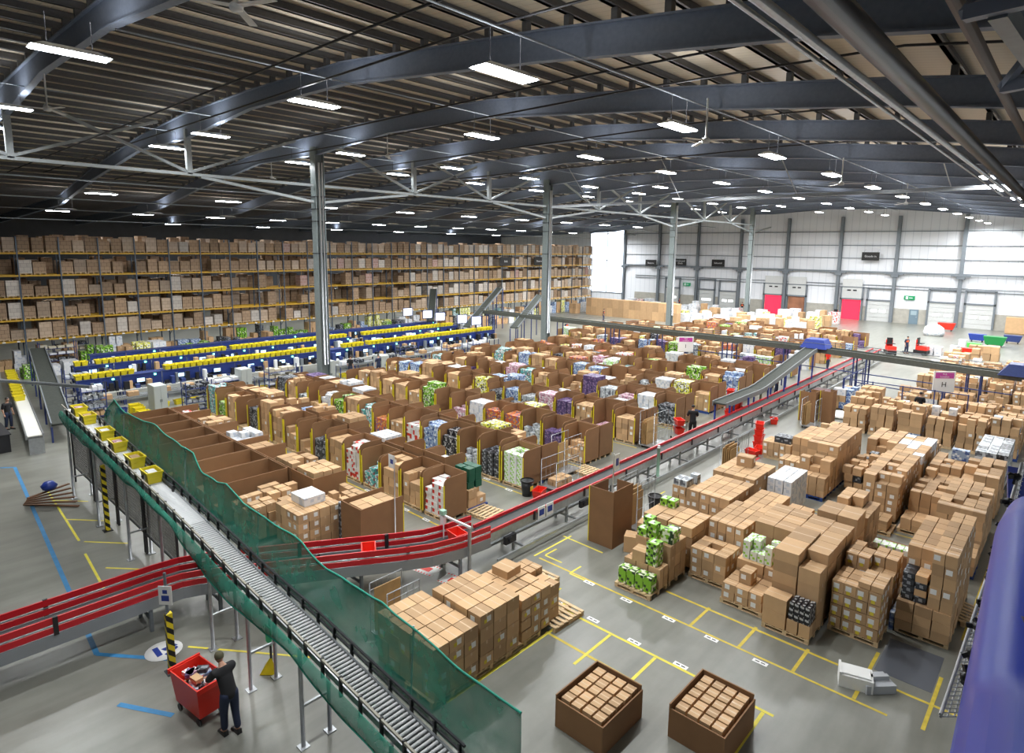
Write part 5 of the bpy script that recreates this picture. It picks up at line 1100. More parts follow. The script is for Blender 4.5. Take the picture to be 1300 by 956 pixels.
# open topped crates at the very bottom
def crate(x, y, lab, w_=1.2, d=1.5, h=.75):
    o = thing('open_crate', lab, 'crate', (x, y, 0)); t = .03
    for n_, bx in (('end_wall', (-w_/2, -w_/2+t, -d/2, d/2, 0, h)), ('end_wall', (w_/2-t, w_/2, -d/2, d/2, 0, h-.1)), ('side_wall', (-w_/2+t, w_/2-t, d/2-t, d/2, 0, h)), ('side_wall', (-w_/2+t, w_/2-t, -d/2, -d/2+t, 0, h-.1))): MB().box(*bx).build(n_, CARD2, o)
    MB().box(-w_/2+t, w_/2-t, -d/2+t, d/2-t, 0, .12).build('bottom', CARD2, o)
crate(-6.67, 10.09, 'open brown crate filled with cartons at the bottom edge'); stack('the open crate at the bottom edge', -7.2, -6.14, 9.4, 10.78, .13, .68, 4, 5, 2, gap=.04)
crate(-4.8, 11.5, 'second open brown crate, right of the first'); stack('the second open crate at the bottom', -5.33, -4.27, 10.81, 12.2, .13, .68, 4, 5, 2, gap=.04)
tag(link('polystyrene_block', MB().box(-.35, .35, -.25, .25, 0, .3).box(-.3, .3, -.2, .2, .3, .34).box(-.35, -.3, -.25, .25, .3, .36).mesh('polystyrene_block', PAPER), None, (*fl(1085, 868), 0), .3), 'grey-white foam block on the floor near the right stacks', 'block')
tag(link('polystyrene_block', MB().box(-.35, .35, -.25, .25, 0, .2).box(-.3, .3, -.05, .05, .2, .3).mesh('polystyrene_block', mat('pale_grey_foam', (.45, .47, .5), .6)), None, (*fl(1110, 872), 0), .8), 'second foam block lying tilted beside the first', 'block')
tag(link('cardboard_sheet', MB().box(-.5, .5, -.3, .3, 0, .03).mesh('cardboard_sheet', CARD), None, (*fl(905, 733), .0), .4), 'flat scrap by the corner of the green stack', 'scrap')
# dust-grey base sheet in the rightmost pallet place
tag(MB().box(-2.8, -1.62, 16.1, 17.8, .001, .004).build('floor_sheet', mat('dark_sheet', (.10, .11, .13), .5)), 'dark grey sheet lying in the rightmost empty pallet place', 'sheet')
# ------------------------------------------------------------------ hanging aisle signs on posts
def aisle_sign(x, y, zt, letter, lab, w_=1.25, h=1.25):
    o = thing('aisle_sign', lab, 'sign', (x, y, 0), R(42)); 
    MB().box(-.04, .04, -.04, .04, 0, zt-h).build('post', NAVY, o); MB().box(.1, .16, -.03, .03, 0, zt-h).build('post', NAVY, o)
    MB().box(-w_/2, w_/2, -.03, .03, zt-h, zt).build('board', PAPER, o); MB().box(-w_/2+.08, w_/2-.08, -.034, -.031, zt-.42, zt-.08).build('magenta_band', mat('magenta', (.55, .06, .35), .5), o)
    text_on('Pick\nLocation', .15, o, (0, -.036, zt-.25), WHITE, 90, 0, 'band_lettering'); text_on(letter, .42, o, (0, -.036, zt-.8), BLACK, 90, 0, 'letter')
aisle_sign(-5.6, 43.4, 3.2, 'H', 'white aisle sign with magenta band and letter H on post'); aisle_sign(-23.8, 48.4-1.6, 3.0, 'I', 'white aisle sign with magenta band and letter I, left')
o = thing('rack_sign', 'black hanging sign before the racking, left one', 'sign', (-60.6, 64, 8.2), 0); MB().box(-.03, .03, -1.2, 1.2, -.6, .6).build('board', BOARD, o); text_on('Bulk', .4, o, (.035, 0, 0), WHITE, 90, 90); [MB().bar((0, s, .6), (-.74, s, 1.0), .03).build('hanger', GALV, o) for s in (-1, 1)]
o = thing('rack_sign', 'black hanging sign before the racking, right one', 'sign', (-60.6, 71.3, 8.2), 0); MB().box(-.03, .03, -1.2, 1.2, -.6, .6).build('board', BOARD, o); text_on('Reserve', .4, o, (.035, 0, 0), WHITE, 90, 90); [MB().bar((0, s, .6), (-.74, s, 1.0), .03).build('hanger', GALV, o) for s in (-1, 1)]
o = thing('picture_notice', 'small white notice with blue print on the red line leg', 'notice', (-16.2, 4.75, 1.25), R(40)); MB().box(-.17, .17, -.01, .01, -.25, .25).build('sheet', PAPER, o); MB().box(-.1, .1, -.013, -.0105, -.15, .0).box(-.06, .06, -.013, -.0105, .05, .15).build('print', BLUE, o); MB().box(-.03, .03, .01, .05, -1.25, .6).build('post', STEEL, o)
o = thing('safety_board', 'green safety board on a thin post under the roller conveyor', 'sign', (*fl(345, 850), 0)); MB().tube([(0, 0, 0), (0, 0, 2.3)], .03, 8).build('post', DARKM, o); MB().box(-.14, .14, -.05, -.03, .7, 1.15).build('board', EXITG, o); MB().box(-.1, .1, -.053, -.051, .98, 1.1).build('print', WHITE, o); MB().add([(-.3, 0, .01), (.3, 0, .01), (0, -.3, .01), (0, 0, .35)], [(0, 1, 2), (0, 1, 3), (1, 2, 3), (2, 0, 3)]).build('yellow_foot', YEL, o)
# ------------------------------------------------------------------ blue tube rail and white net beside the viewpoint (right edge)
def ray(px, py, t):
    d = CM.T @ np.array([(px-650)/FOC, (py-433)/FOC, 1.]); return (d[0]*t, d[1]*t, EYE+d[2]*t)
GB = mat('glossy_blue', (.01, .055, .62), .32)
vr = thing('viewing_rail', 'glossy blue tube rail close at the right edge', 'rail')
MB().tube([ray(1318, 652, 3.0), ray(1318, 660, 2.95), ray(1318, 690, 2.7), ray(1315, 840, 1.9), ray(1312, 930, 1.6), ray(1310, 1100, 1.2)], [.06, .12, .15, .155, .155, .155], 20).build('rail_tube', GB, vr)
MB().bar(ray(1302, 600, 3.9), ray(1310, 740, 3.0), .18, .05).build('flat_plate', BLUE, vr)
MB().bar(ray(1255, 775, 2.4), ray(1310, 790, 1.8), .02, .02).build('tie', BLACK, vr)
cl = random.Random(9)
for k in range(9):
    t = k/8; px, py = 1290-62*t, 605+255*t; c = Vector(ray(px, py, 3.4-1.1*t)); b = MB()
    for q in range(7): v = Vector((cl.uniform(-1, 1), cl.uniform(-1, 1), cl.uniform(-1, 1))).normalized()*cl.uniform(.015, .05); b.bar(tuple(c), tuple(c+v), .012, .02)
    b.lathe([(0, -.02), (.022, -.012), (.024, .01), (0, .02)], tuple(c), 8); b.build('tie_knot', BLACK, vr)
nt_ = thing('safety_net', 'white cord safety net hanging below the blue rail', 'net')
pa = [Vector(ray(interp(590+320*t, [(590, 1297), (690, 1268), (764, 1243), (866, 1209), (910, 1194)]), 590+320*t, 3.6-1.1*t)) for t in [i/30 for i in range(31)]]; pb = [Vector(ray(interp(590+320*t, [(590, 1303), (690, 1280), (764, 1262), (866, 1238), (910, 1228)]), 590+320*t, 3.7-1.1*t)) for t in [i/30 for i in range(31)]]
b = MB(); b.tube(pa, .006, 5); b.tube([a.lerp(c, .5) for a, c in zip(pa, pb)], .003, 4); b.tube([a.lerp(c, .25) for a, c in zip(pa, pb)], .003, 4); b.tube([a.lerp(c, .75) for a, c in zip(pa, pb)], .003, 4)
for a, c in zip(pa, pb): b.tube([a, c], .003, 4, cap=False)
for i in range(30): b.tube([pa[i].lerp(pa[i+1], .5), pb[i].lerp(pb[i+1], .5)], .003, 4, cap=False)
tag(b.build('cord_mesh', WHITE, nt_), 'white cords', kind='stuff'); MB().tube([p+Vector((0, 0, .01)) for p in pa], .008, 5).build('border_cord', WHITE, nt_)
# ------------------------------------------------------------------ people
def skin_obj(name, V, E, Rr, m, parent, sub=2):
    me = bpy.data.meshes.new(name); me.from_pydata(V, E, []); me.materials.append(m); o = bpy.data.objects.new(name, me); C.objects.link(o); o.parent = parent
    s = o.modifiers.new('skin', 'SKIN'); s.use_smooth_shade = True
    for i, r_ in enumerate(Rr):
        v = me.skin_vertices[0].data[i]; rr = r_ if isinstance(r_, tuple) else (r_, r_); v.radius = rr; v.use_root = (i == 0)
    u = o.modifiers.new('smooth', 'SUBSURF'); u.levels = sub; u.render_levels = sub; return o
def person(x, y, rz, lab, shirt, trouser, hair, lean=0., arms=None, step=.0, hat=None, sc=1., vest=None, sub=2, pony=False):
    """faces local -y; heights in metres for 1.75 m"""
    p = thing('person', lab, 'person', (x, y, 0), rz); p.scale = (sc, sc, sc)
    sl, cl_ = math.sin(lean), math.cos(lean)
    def up(v):   # lean the part above the hips forward
        px, py, pz = v; dz = pz-.95; return (px, py*cl_-dz*sl, .95+dz*cl_+py*sl)
    hip = (0, 0, .95); V = [hip, up((0, .01, 1.12)), up((0, .01, 1.30)), up((0, .02, 1.43)), up((0, .0, 1.52)), up((0, -.01, 1.58))]
    E = [(0, 1), (1, 2), (2, 3), (3, 4), (4, 5)]; Rr = [(.14, .10), (.12, .085), (.135, .09), (.085, .06), .052, .06]
    arms = arms or {}
    J = {}
    for s in (-1, 1):
        sh = up((s*.18, .01, 1.41)); el, wr = arms.get(s, ((s*.25, .03, 1.13), (s*.24, -.06, .90)))
        n = len(V); V += [sh, el, wr]; E += [(3, n), (n, n+1), (n+1, n+2)]; Rr += [.048, .041, .028]; J[s] = (sh, el, wr)
        hipj = (s*.095, 0, .88); f = s*step; kn = (s*.10, -.02-f*.5, .49); an = (s*.10, .02-f, .09)
        n = len(V); V += [hipj, kn, an, (s*.11, -.12-f, .04)]; E += [(0, n), (n, n+1), (n+1, n+2), (n+2, n+3)]; Rr += [.095, .06, .042, .035]
    skin_obj('body', V, E, Rr, SKIN, p, sub)
    g = .012
    nk = tuple(a*.6+b*.4 for a, b in zip(V[3], V[4])); VS = [V[1], V[2], V[3], V[0], (0, 0, .78), nk]; ES = [(0, 1), (1, 2), (0, 3), (3, 4), (2, 5)]; RS = [(.17, .125), (.19, .138), (.165, .12), (.19, .138), (.19, .14), .075]
    for s in (-1, 1):
        sh, el, wr = J[s]; n = len(VS); mid = tuple(a*.0+b*1. for a, b in zip(sh, el)); sh2 = (sh[0]*1.04, sh[1], sh[2]+.01); VS += [sh2, mid]; ES += [(2, n), (n, n+1)]; RS += [.092, .07]
    skin_obj('shirt', VS, ES, RS, shirt, p, sub)
    VT = [(0, 0, .93), (0, 0, 1.04)]; ET = [(0, 1)]; RT_ = [(.178, .132), (.168, .122)]
    for s in (-1, 1):
        f = s*step; n = len(VT); VT += [(s*.095, 0, .86), (s*.10, -.02-f*.5, .49), (s*.10, .02-f, .11)]; ET += [(0, n), (n, n+1), (n+1, n+2)]; RT_ += [.118, .082, .07]
    skin_obj('trousers', VT, ET, RT_, trouser, p, sub)
    for s in (-1, 1):
        f = s*step; b = MB().add([(s*.10-.05, -.20-f, 0), (s*.10+.05, -.20-f, 0), (s*.10+.05, .08-f, 0), (s*.10-.05, .08-f, 0), (s*.10-.04, -.18-f, .05), (s*.10+.04, -.18-f, .05), (s*.10+.045, .07-f, .1), (s*.10-.045, .07-f, .1)], [(3, 2, 1, 0), (4, 5, 6, 7), (0, 1, 5, 4), (1, 2, 6, 5), (2, 3, 7, 6), (3, 0, 4, 7)]); b.build('shoe', BLACK, p)
    hc = Vector(up((0, -.03, 1.66))); nod = lean*.6
    hm_ = bpy.data.meshes.new('head'); import bmesh as _b; bm_ = _b.new(); _b.ops.create_uvsphere(bm_, u_segments=16, v_segments=12, radius=1)
    for v in bm_.verts:
        x_, y_, z_ = v.co; k = 1-.22*max(0, -z_); v.co = (x_*.078*k, y_*.098*k-(.012 if z_ < -.3 and y_ < 0 else 0), z_*.118)
        if abs(x_) < .2 and y_ < -.85 and -.3 < z_ < .15: v.co.y -= .02
    bm_.to_mesh(hm_); bm_.free(); hm_.materials.append(SKIN); hm_.polygons.foreach_set('use_smooth', [True]*len(hm_.polygons)); hd = link('head', hm_, p, tuple(hc)); hd.rotation_euler = (nod, 0, 0)
    for s in (-1, 1): MB().lathe([(0, -.008), (.009, 0), (0, .008)], (s*.028, -.088, .012), 8).build('eye', BLACK, hd); MB().lathe([(0, -.03), (.014, -.01), (.016, .015), (0, .03)], (s*.078, 0, 0), 8).build('ear', SKIN, hd)
    MB().box(-.024, .024, -.097, -.085, -.05, -.042).build('mouth', mat('lip', (.35, .12, .1), .5), hd)
    hb = MB().lathe([(.082, -.01), (.088, .03), (.083, .075), (.055, .115), (0, .13)], (0, .012, 0), 14).build('hat' if hat else 'hair', hat or hair, hd); hb.scale = (1, 1.18, 1)
    if pony: MB().tube([(0, .1, .02), (0, .15, -.05), (0, .14, -.2)], [.03, .035, .01], 8).build('ponytail', hair, hd)
    for s in (-1, 1):     # hands: palm, four curled fingers, thumb
        sh, el, wr = J[s]; d = (Vector(wr)-Vector(el)).normalized(); side = d.cross(Vector((0, 0, 1))).normalized() if abs(d.z) < .95 else Vector((1, 0, 0)); dn = side.cross(d).normalized(); w0 = Vector(wr)
        Vh = [tuple(w0), tuple(w0+d*.05), tuple(w0+d*.09)]; Eh = [(0, 1), (1, 2)]; Rh = [(.026, .016), (.038, .017), (.038, .014)]
        for k, (o_, ln) in enumerate(((-.03, .07), (-.01, .082), (.01, .078), (.03, .06))):
            n = len(Vh); q = w0+d*.095+side*o_; Vh += [tuple(q), tuple(q+d*ln*.5-dn*.006), tuple(q+d*ln*.85-dn*.03)]; Eh += [(2, n), (n, n+1), (n+1, n+2)]; Rh += [.010, .009, .008]
        n = len(Vh); q = w0+d*.035-side*.035*s; Vh += [tuple(q), tuple(q+d*.035-side*.02*s-dn*.01)]; Eh += [(1, n), (n, n+1)]; Rh += [.012, .009]
        skin_obj('hand', Vh, Eh, Rh, SKIN, p, 1)
    if vest:
        VV = VS[0:3]; skin_obj('vest', VV, [(0, 1), (1, 2)], [(.19, .14), (.21, .155), (.185, .135)], vest, p, sub)
    return p
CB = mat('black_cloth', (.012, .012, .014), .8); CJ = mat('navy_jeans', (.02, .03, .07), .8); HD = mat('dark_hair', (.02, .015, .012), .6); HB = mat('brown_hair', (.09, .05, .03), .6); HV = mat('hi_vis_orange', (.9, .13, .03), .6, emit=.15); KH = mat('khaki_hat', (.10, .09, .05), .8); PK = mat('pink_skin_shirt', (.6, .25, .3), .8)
# man in black pushing the trolley with red totes
mx_, my_ = -14.75, 30.3
person(mx_, my_, R(-140), 'person in black polo shirt and trousers pushing a red tote trolley', CB, CB, HD, .12, {-1: ((-.26, -.12, 1.16), (-.20, -.40, 1.08)), 1: ((.26, -.12, 1.16), (.20, -.40, 1.08))}, .12, sc=1.04)
def tote_cart(x, y, rz, lab):
    o = thing('tote_trolley', lab, 'trolley', (x, y, 0), rz); t = MB()
    for sx in (-1, 1):
        for sy in (-1, 1): t.tube([(sx*.22, sy*.32, .1), (sx*.22, sy*.32, 1.0 if sy > 0 else .85)], .015, 6)
        t.tube([(sx*.22, -.32, .3), (sx*.22, .32, .3)], .012, 6).tube([(sx*.22, -.32, .78), (sx*.22, .32, .78)], .012, 6)
    t.tube([(-.22, .32, 1.0), (.22, .32, 1.0)], .017, 6); t.build('tube_frame', GALV, o); MB().box(-.22, .22, -.32, .32, .28, .3).box(-.22, .22, -.32, .32, .76, .78).build('shelf', GALV, o)
    c = MB()
    for sx in (-1, 1):
        for sy in (-1, 1): c.tube([(sx*.22-.015, sy*.32, .05), (sx*.22+.015, sy*.32, .05)], .05, 8).tube([(sx*.22, sy*.32, .05), (sx*.22, sy*.32, .1)], .012, 6)
    c.build('castor', BLACK, o)
cx_, cy_ = mx_-.50, my_-.58
tote_cart(cx_, cy_, R(-40+180), 'small tube trolley carrying two red totes')
rtote(cx_, cy_, .302, R(50), 'on the lower shelf of the pushed trolley'); rtote(cx_, cy_, .782, R(50), 'on the upper shelf of the pushed trolley')
# person with knitted hat sorting at the red cart, lower left
person(-12.0, 4.55, R(-84), 'person in black top and brown knitted hat bending over red cart', CB, CJ, HB, .42, {-1: ((-.24, -.38, 1.16), (-.16, -.62, 1.05)), 1: ((.24, -.38, 1.16), (.14, -.64, 1.05))}, .08, hat=KH)
o = thing('collecting_cart', 'deep red plastic cart full of mixed goods, lower left', 'cart', (-13.1, 4.36, 0), R(98))
k_ = MB(); a, c, h = .33, .56, .92
o1 = [(-a*.8, -c*.85, .2), (a*.8, -c*.85, .2), (a*.8, c*.85, .2), (-a*.8, c*.85, .2)]; o2 = [(-a, -c, h), (a, -c, h), (a, c, h), (-a, c, h)]; i2 = [(x_*.93, y_*.95, h) for x_, y_, z_ in o2]; i1 = [(x_*.93, y_*.95, .5) for x_, y_, z_ in o1]
k_.add(o1+o2+i2+i1, [(3, 2, 1, 0)]+[(i, (i+1) % 4, (i+1) % 4+4, i+4) for i in range(4)]+[(i+4, (i+1) % 4+4, (i+1) % 4+8, i+8) for i in range(4)]+[(i+8, (i+1) % 4+8, (i+1) % 4+12, i+12) for i in range(4)]+[(12, 13, 14, 15)]).build('tub', RED, o)
w4 = MB()
for sx in (-1, 1):
    for sy in (-1, 1): w4.tube([(sx*.24-.02, sy*.38, .08), (sx*.24+.02, sy*.38, .08)], .08, 10).box(sx*.24-.02, sx*.24+.02, sy*.38-.02, sy*.38+.02, .08, .2)
w4.build('castor', BLACK, o); MB().box(-.35, .35, -.6, -.56, h-.08, h+.03).build('rim', RED, o); MB().box(-.35, .35, .56, .6, h-.08, h+.03).build('rim', RED, o)
gi = random.Random(4)
for q in range(20):
    px_, py_ = gi.uniform(-.16, .16), gi.uniform(-.32, .32); mm = gi.choice(['white', 'red', 'pink', 'dark', 'purple', 'blue', 'card'])
    t_ = tag(MB().box(-.12, .12, -.08, .08, 0, .08).build('product_pack_loose', PM[mm]), '%s item lying in the red cart, %s' % (PACK[mm][1] if mm in PACK else 'brown', nth(q+1)), 'pack'); t_.location = (-13.1-px_*.14-py_*.99, 4.36-py_*.14+px_*.99, .505+.085*(q//4)); t_.rotation_euler = (0, 0, gi.uniform(0, 3))
# smaller figures
for px_, py_, rz, lab, sh, vst, hr in ((445, 480, 200, 'person in black standing between steel column and bin rows', CB, None, HD), (481, 478, 250, 'person in dark blue at the packing benches right of column', CJ, None, HD), (985, 500, 100, 'person in black standing at the foot of the rising belt', CB, None, HD), (1166, 526, 180, 'person in black among stacks left of the H sign', CB, None, HD), (1050, 470, 140, 'person in red top beside the far belt line', RED, None, HD), (719, 427, 90, 'person in orange vest right of the second column', CJ, HV, HD), (746, 394, 60, 'person in orange vest far off below bright opening', CJ, HV, HB), (766, 408, 120, 'person in orange vest among far pallets', CB, HV, HD), (862, 386, 90, 'person in orange vest near the far wall', CJ, HV, HD), (942, 392, 200, 'person in orange vest before the far loading doors', CB, HV, HD), (690, 415, 60, 'person in orange vest behind the bench ends', CJ, HV, HB), (12, 545, 120, 'person in dark clothes at the desk, left edge', CB, None, HD), (1150, 449, 60, 'person driving stance beside the scooters', CJ, HV, HD)):
    x_, y_ = fl(px_, py_); k_ = min(1, 100/y_) if px_ != 1166 else 43.4/y_; x_, y_ = x_*k_, y_*k_; person(x_, y_, R(rz), lab, sh, CJ, hr, .05, None, .06, vest=vst, sub=1)
# ------------------------------------------------------------------ vehicles and bins far right
def scooter(px, py, rz, lab):
    x, y = fl(px, py); o = thing('picking_scooter', lab, 'truck', (x, y, 0), R(rz))
    MB().box(-.4, .4, -.9, .3, .15, .5).build('chassis', BLACK, o); MB().box(-.38, .38, -.85, .0, .5, .9).build('battery_cover', RED, o); MB().box(-.3, .3, .05, .15, .5, 1.5).build('mast', RED, o); MB().box(-.4, .4, -.4, .1, 1.1, 1.16).box(-.25, .25, .0, .1, 1.16, 1.7).build('console', BLACK, o)
    for s in (-.25, .25): MB().box(s-.08, s+.08, .3, 1.5, .08, .14).build('fork', DARKM, o)
    w_ = MB()
    for sx in (-.38, .38): w_.tube([(sx-.05, -.6, .15), (sx+.05, -.6, .15)], .15, 10)
    w_.build('wheel', BLACK, o)
scooter(1128, 450, 30, 'red and black order truck standing on the open far floor'); scooter(1165, 450, 80, 'second red and black truck right of the first'); scooter(1060, 407, 0, 'red lift truck by the left red loading door'); scooter(765, 396, 0, 'lift truck far off under the bright opening')
def wbin(px, py, m, lab, s=1.):
    x, y = fl(px, py); o = thing('wheeled_skip', lab, 'skip', (x, y, 0)); MB().add([(-.9*s, -.5*s, .2), (.9*s, -.5*s, .2), (.9*s, .5*s, .2), (-.9*s, .5*s, .2), (-1.2*s, -.6*s, 1.3*s), (1.2*s, -.6*s, 1.3*s), (1.2*s, .6*s, 1.3*s), (-1.2*s, .6*s, 1.3*s)], [(3, 2, 1, 0), (0, 1, 5, 4), (1, 2, 6, 5), (2, 3, 7, 6), (3, 0, 4, 7), (4, 5, 6, 7)]).build('tub', m, o)
    c = MB()
    for sx in (-.7, .7):
        for sy in (-.35, .35): c.tube([(sx*s-.04, sy*s, .1), (sx*s+.04, sy*s, .1)], .1, 8)
    c.build('castor', BLACK, o)
wbin(1262, 440, GREEN, 'green wheeled skip at far right', .85); wbin(1240, 434, BLUE, 'blue skip left of the green one', .7); wbin(1232, 446, mat('lime_plastic', (.1, .6, .1), .4), 'lime skip in front of the blue one', .7); wbin(1285, 436, NAVY, 'navy skip at the right edge', .7); wbin(1201, 420, RED, 'red wheeled skip before the far doors', .8); wbin(1230, 452, RED, 'small red skip in front of blue skip', .6)
o = tag(MB().lathe([(0, 0), (1.0, 0), (1.15, .4), (1.0, 1.0), (.5, 1.35), (0, 1.4)], (*fl(1185, 426), 0), 14).build('wrapped_bale', PM['white']), 'big white plastic wrapped bale at far right', 'bale')
o = tag(MB().box(-1.0, 1.0, -.6, .6, .1, 2.1).box(-.9, .9, -.5, .5, 0, .1).build('tall_box_load', CARD, None, (*fl(1288, 424), 0)), 'large brown box load at the far right edge', 'load')
# ------------------------------------------------------------------ which goods show largest: a small depth buffer over the list
def visible_counts(items, occ, S=.5):
    Wd, Hd = int(1300*S), int(956*S); zb = np.full((Hd, Wd), 1e9); ib = np.full((Hd, Wd), -1, int)
    F = [(4, 5, 7, 6), (0, 1, 5, 4), (1, 3, 7, 5)]      # top, -y, +x are the faces the camera can see
    allb = [(i, it['b']) for i, it in enumerate(items)]+[(-2, b) for b in occ]
    B = np.array([b for _, b in allb]); n = len(B)
    X = B[:, [0, 1]]; Y = B[:, [2, 3]]; Z = B[:, [4, 5]]
    V = np.stack([np.stack([X[:, i], Y[:, j], Z[:, k]], 1) for k in (0, 1) for j in (0, 1) for i in (0, 1)], 1)
    u, v, d = proj(V.reshape(-1, 3)); u = u.reshape(n, 8)*S; v = v.reshape(n, 8)*S; d = d.reshape(n, 8)
    for k in range(n):
        if d[k].min() < .5: continue
        for f in F:
            us, vs_, ds = u[k, list(f)], v[k, list(f)], d[k, list(f)]
            a0, a1 = int(max(0, us.min())), int(min(Wd-1, us.max()))+1; b0, b1 = int(max(0, vs_.min())), int(min(Hd-1, vs_.max()))+1
            if a0 >= a1 or b0 >= b1: continue
            gx, gy = np.meshgrid(np.arange(a0, a1)+.5, np.arange(b0, b1)+.5)
            ins_p = np.ones(gx.shape, bool); ins_n = np.ones(gx.shape, bool)
            for q in range(4):
                e = (us[(q+1) % 4]-us[q])*(gy-vs_[q])-(vs_[(q+1) % 4]-vs_[q])*(gx-us[q]); ins_p &= e >= 0; ins_n &= e <= 0
            ins = ins_p | ins_n
            if not ins.any(): continue
            # 1/z is linear in the picture: fit from three corners
            A = np.stack([us[:3], vs_[:3], np.ones(3)], 1)
            try: co_ = np.linalg.solve(A, 1/ds[:3])
            except Exception: continue
            z = 1/np.maximum(co_[0]*gx+co_[1]*gy+co_[2], 1e-6)
            zz = zb[b0:b1, a0:a1]; m = ins & (z < zz); zz[m] = z[m]; ib[b0:b1, a0:a1][m] = allb[k][0]
    return np.bincount(ib[ib >= 0].ravel(), minlength=len(items))
for x0, x1, y0, y1, h, face, lab in SLEEVES:
    OCC.append((x0, x0+.02, y0, y1, .14, h)); OCC.append((x1-.02, x1, y0, y1, .14, h)); yy = y1 if face > 0 else y0; OCC.append((x0, x1, yy-.01, yy+.01, .14, h))
cnt = visible_counts(ITEMS, OCC)
NAMES = {'cardboard_box': ('brown cardboard box', 'box'), 'product_pack': ('product pack', 'pack'), 'wrapped_load': ('pallet load', 'load'), 'floor_goods': ('goods', 'goods')}
MCACHE = {}
LABELM = PAPER; YLAB = mat('yellow_label', (.75, .6, .05), .6)
def box_mesh(sx, sy, sz, m):
    k = (round(sx, 1), round(sy, 1), round(sz, 1), m)
    key = (round(sx*25), round(sy*25), round(sz*25), m)
    if key in MCACHE: return MCACHE[key]
    b = MB().box(-sx/2, sx/2, -sy/2, sy/2, 0, sz)
    if m == 'card': b.box(-sx/2+.0, sx/2, -.018, .018, sz-.001, sz+.001, 1).box(sx/2-.001, sx/2+.001, -.025, .025, sz*.75, sz, 1)
    MCACHE[key] = b.mesh('carton', [PM[m], TAPE]); return MCACHE[key]
STK = MB().box(-.001, .002, -.07, .07, -.05, .09).mesh('sticker', [LABELM]); STKY = MB().box(-.001, .0025, -.045, .045, -.045, .045).mesh('sticker_yellow', [YLAB])
lists = {}
for i, it in enumerate(ITEMS): lists.setdefault(it['kind'], []).append((int(cnt[i]), i))
for kind, L_ in lists.items():
    L_.sort(reverse=True); LIM = 295
    base, cat = NAMES[kind]
    rest = {}
    for rank, (c, i) in enumerate(L_):
        it = ITEMS[i]; x0, x1, y0, y1, z0, z1 = it['b']
        if rank < LIM and c > 0:
            bx = 'brown box' if it['m'] == 'card' else 'dark brown box' if it['m'] == 'board' else PACK[it['m']][1]+' pack' if it['m'] in PACK else base
            if kind == 'wrapped_load': bx = ('brown' if it['m'] == 'card' else PACK[it['m']][1] if it['m'] in PACK else 'pale')+' load'
            lab = bx+', '+it['lab']
            ws = lab.split()
            if len(ws) > 16: lab = ' '.join(ws[:16])
            o = link(kind, box_mesh(x1-x0, y1-y0, z1-z0, it['m']), None, ((x0+x1)/2, (y0+y1)/2, z0), it['rot']); tag(o, lab, cat)
            sx, sy, sz = x1-x0, y1-y0, z1-z0; k_ = round(sx*25)/25, round(sy*25)/25
            me = o.data; hx = max(v.co.x for v in me.vertices); hy = max(v.co.y for v in me.vertices); hz = min(sz, max(v.co.z for v in me.vertices))
            if it['st']:
                s = link('sticker', STK, o, (hx+.001, hy*.3, hz*.5)); s['label'] = 'white printed sticker'
                s = link('sticker', STK, o, (-hx*.25, -hy-.001, hz*.5), R(-90)); s['label'] = 'white printed sticker'
                if 'yellow' in it['stk'] or 'near brown' in it['stk']:
                    s = link('sticker', STKY, o, (hx+.001, -hy*.2, hz*.45)); s['label'] = 'yellow sticker'
                    s = link('sticker', STKY, o, (-hx*.25, -hy-.0012, hz*.2), R(-90)); s['label'] = 'yellow sticker'
        else: rest.setdefault(0, []).append(it)
    if rest:
        b = MB(); ms = list(PM); mats_ = [PM[k] for k in ms]+[PAPER, TAPE]
        for it in rest[0]:
            x0, x1, y0, y1, z0, z1 = it['b']; b.box(x0, x1, y0, y1, z0, z1, ms.index(it['m']), it['rot'])
            if it['st']:
                yc, zc, xc = (y0+y1)/2, (z0+z1)/2, (x0+x1)/2
                b.box(x1, x1+.004, yc-.07, yc+.07, zc-.07, zc+.07, len(ms)); b.box(xc-.07, xc+.07, y0-.004, y0, zc-.07, zc+.07, len(ms))
        o = b.build({'cardboard_box': 'stacked_cartons', 'product_pack': 'packed_goods', 'wrapped_load': 'far_loads', 'floor_goods': 'shelf_goods'}[kind], mats_)
        tag(o, {'cardboard_box': 'the many small brown cartons in the farther and hidden parts of stacks', 'product_pack': 'the many small coloured retail packs filling the farther bins', 'wrapped_load': 'the small far loads standing before the far wall', 'floor_goods': 'the small mixed goods below the racking and on the tables'}[kind], {'cardboard_box': 'boxes', 'product_pack': 'packs', 'wrapped_load': 'loads', 'floor_goods': 'goods'}[kind], None, 'stuff')
# sleeves
def sleeve_mesh(w_, d, h, t=.03, rr=None):
    """three walls, the two side walls cut round at their free upper corner"""
    b = MB(); r = rr or (.24 if d < 1.3 else .06); arc = [(d-r+r*math.sin(a), h-r+r*math.cos(a)) for a in [k*math.pi/2/5 for k in range(6)]]
    poly = [(0, .145), (0, h)]+[(y, z) for y, z in arc]+[(d, .145)]
    n = len(poly)
    for xa in (-w_/2, w_/2-t):
        vs = [(xa, d/2-y, z) for y, z in poly]+[(xa+t, d/2-y, z) for y, z in poly]
        b.add(vs, [tuple(range(n-1, -1, -1)), tuple(range(n, 2*n))]+[(i, (i+1) % n, (i+1) % n+n, i+n) for i in range(n)])
    b.box(-w_/2+t, w_/2-t, d/2-t, d/2, .145, h)
    return b.mesh('sleeve', [CARD2])
def tape_mesh(w_, d, h): return MB().box(-.018, .018, -d/2-.006, -d/2+.03, .145, h-.25)
SM = {}
vs_ = visible_counts([dict(b=(s[0], s[1], s[2], s[3], .14, s[4])) for s in SLEEVES], [])
order = sorted(range(len(SLEEVES)), key=lambda i: -vs_[i]); restm = MB()
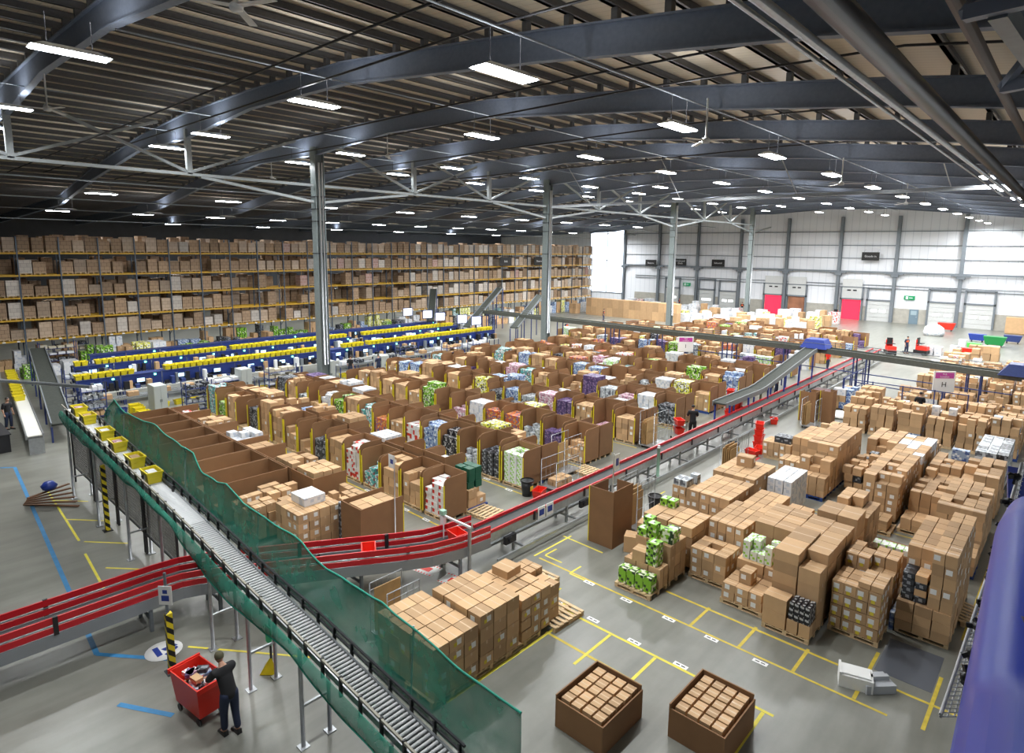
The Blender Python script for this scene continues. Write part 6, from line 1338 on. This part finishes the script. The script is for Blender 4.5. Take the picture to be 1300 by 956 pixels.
for rank, i in enumerate(order):
    x0, x1, y0, y1, h, face, lab = SLEEVES[i]; k = (round(x1-x0, 2), round(y1-y0, 2), round(h, 1)); h = k[2]
    if k not in SM: SM[k] = (sleeve_mesh(*k), tape_mesh(*k).mesh('edge_tape', [YEL]))
    o = link('sleeve_bin', SM[k][0], None, ((x0+x1)/2, (y0+y1)/2, 0), 0 if face > 0 else math.pi)
    if face == 2: h = 1.6
    tag(o, ' '.join(('open brown cardboard sleeve bin, '+lab).split()[:16]), 'bin')
    if rank < 170 and face < 2:
        for s in (-1, 1): t_ = link('edge_tape', SM[k][1], o, (s*((x1-x0)/2-.015), 0, 0)); t_['label'] = 'yellow tape on the front edge'
# pallets
def pallet_parts(m):
    d = MB()
    for i in range(7): d.box(-.6+i*.1833, -.6+i*.1833+.1, -.5, .5, .122, .144)
    f = MB()
    for y in (-.45, 0, .45): f.box(-.6, .6, y-.05, y+.05, .1, .1215); f.box(-.6, .6, y-.05, y+.05, 0, .022)
    bl = MB()
    for x in (-.55, 0, .55):
        for y in (-.45, 0, .45): bl.box(x-.05, x+.05, y-.045, y+.045, .022, .1)
    return [('deck_board', d.mesh('deck_board', [m])), ('stringer', f.mesh('stringer', [m])), ('block', bl.mesh('block', [m]))]
PP = {False: pallet_parts(WOOD), True: pallet_parts(BPAL)}
pc = visible_counts([dict(b=(p[0]-.6, p[0]+.6, p[1]-.5, p[1]+.5, p[2], p[2]+.14)) for p in PALLETS], [it['b'] for it in ITEMS])
full = MB()
def whole(m):
    b = MB()
    for i in range(7): b.box(-.6+i*.1833, -.6+i*.1833+.1, -.5, .5, .122, .144)
    for y in (-.45, 0, .45): b.box(-.6, .6, y-.05, y+.05, 0, .1215)
    return b
PW = {k: whole(m).mesh('pallet', [m]) for k, m in ((False, WOOD), (True, BPAL))}
orderp = sorted(range(len(PALLETS)), key=lambda i: -pc[i])
for rank, i in enumerate(orderp):
    x, y, z, rz, bl, lab = PALLETS[i]
    if rank >= 290 or pc[i] == 0:
        if pc[i] == 0 and y > 26: continue
        b = whole(None); ca, sa = math.cos(rz), math.sin(rz); full.add([(x+vx*ca-vy*sa, y+vx*sa+vy*ca, z+vz) for vx, vy, vz in b.v], b.f, 1 if bl else 0); continue
    l_ = ' '.join((('blue' if bl else 'wooden')+' pallet '+lab).split()[:16])
    if pc[i] > 25:
        o = thing('shipping_pallet', l_, 'pallet', (x, y, z), rz)
        for n_, me in PP[bl]: link(n_, me, o)
    else: o = tag(link('shipping_pallet', PW[bl], None, (x, y, z), rz), l_, 'pallet')
if full.v: tag(full.build('stacked_pallets', [WOOD, BPAL]), 'pallets almost wholly hidden under goods across the hall', 'pallets', None, 'stuff')
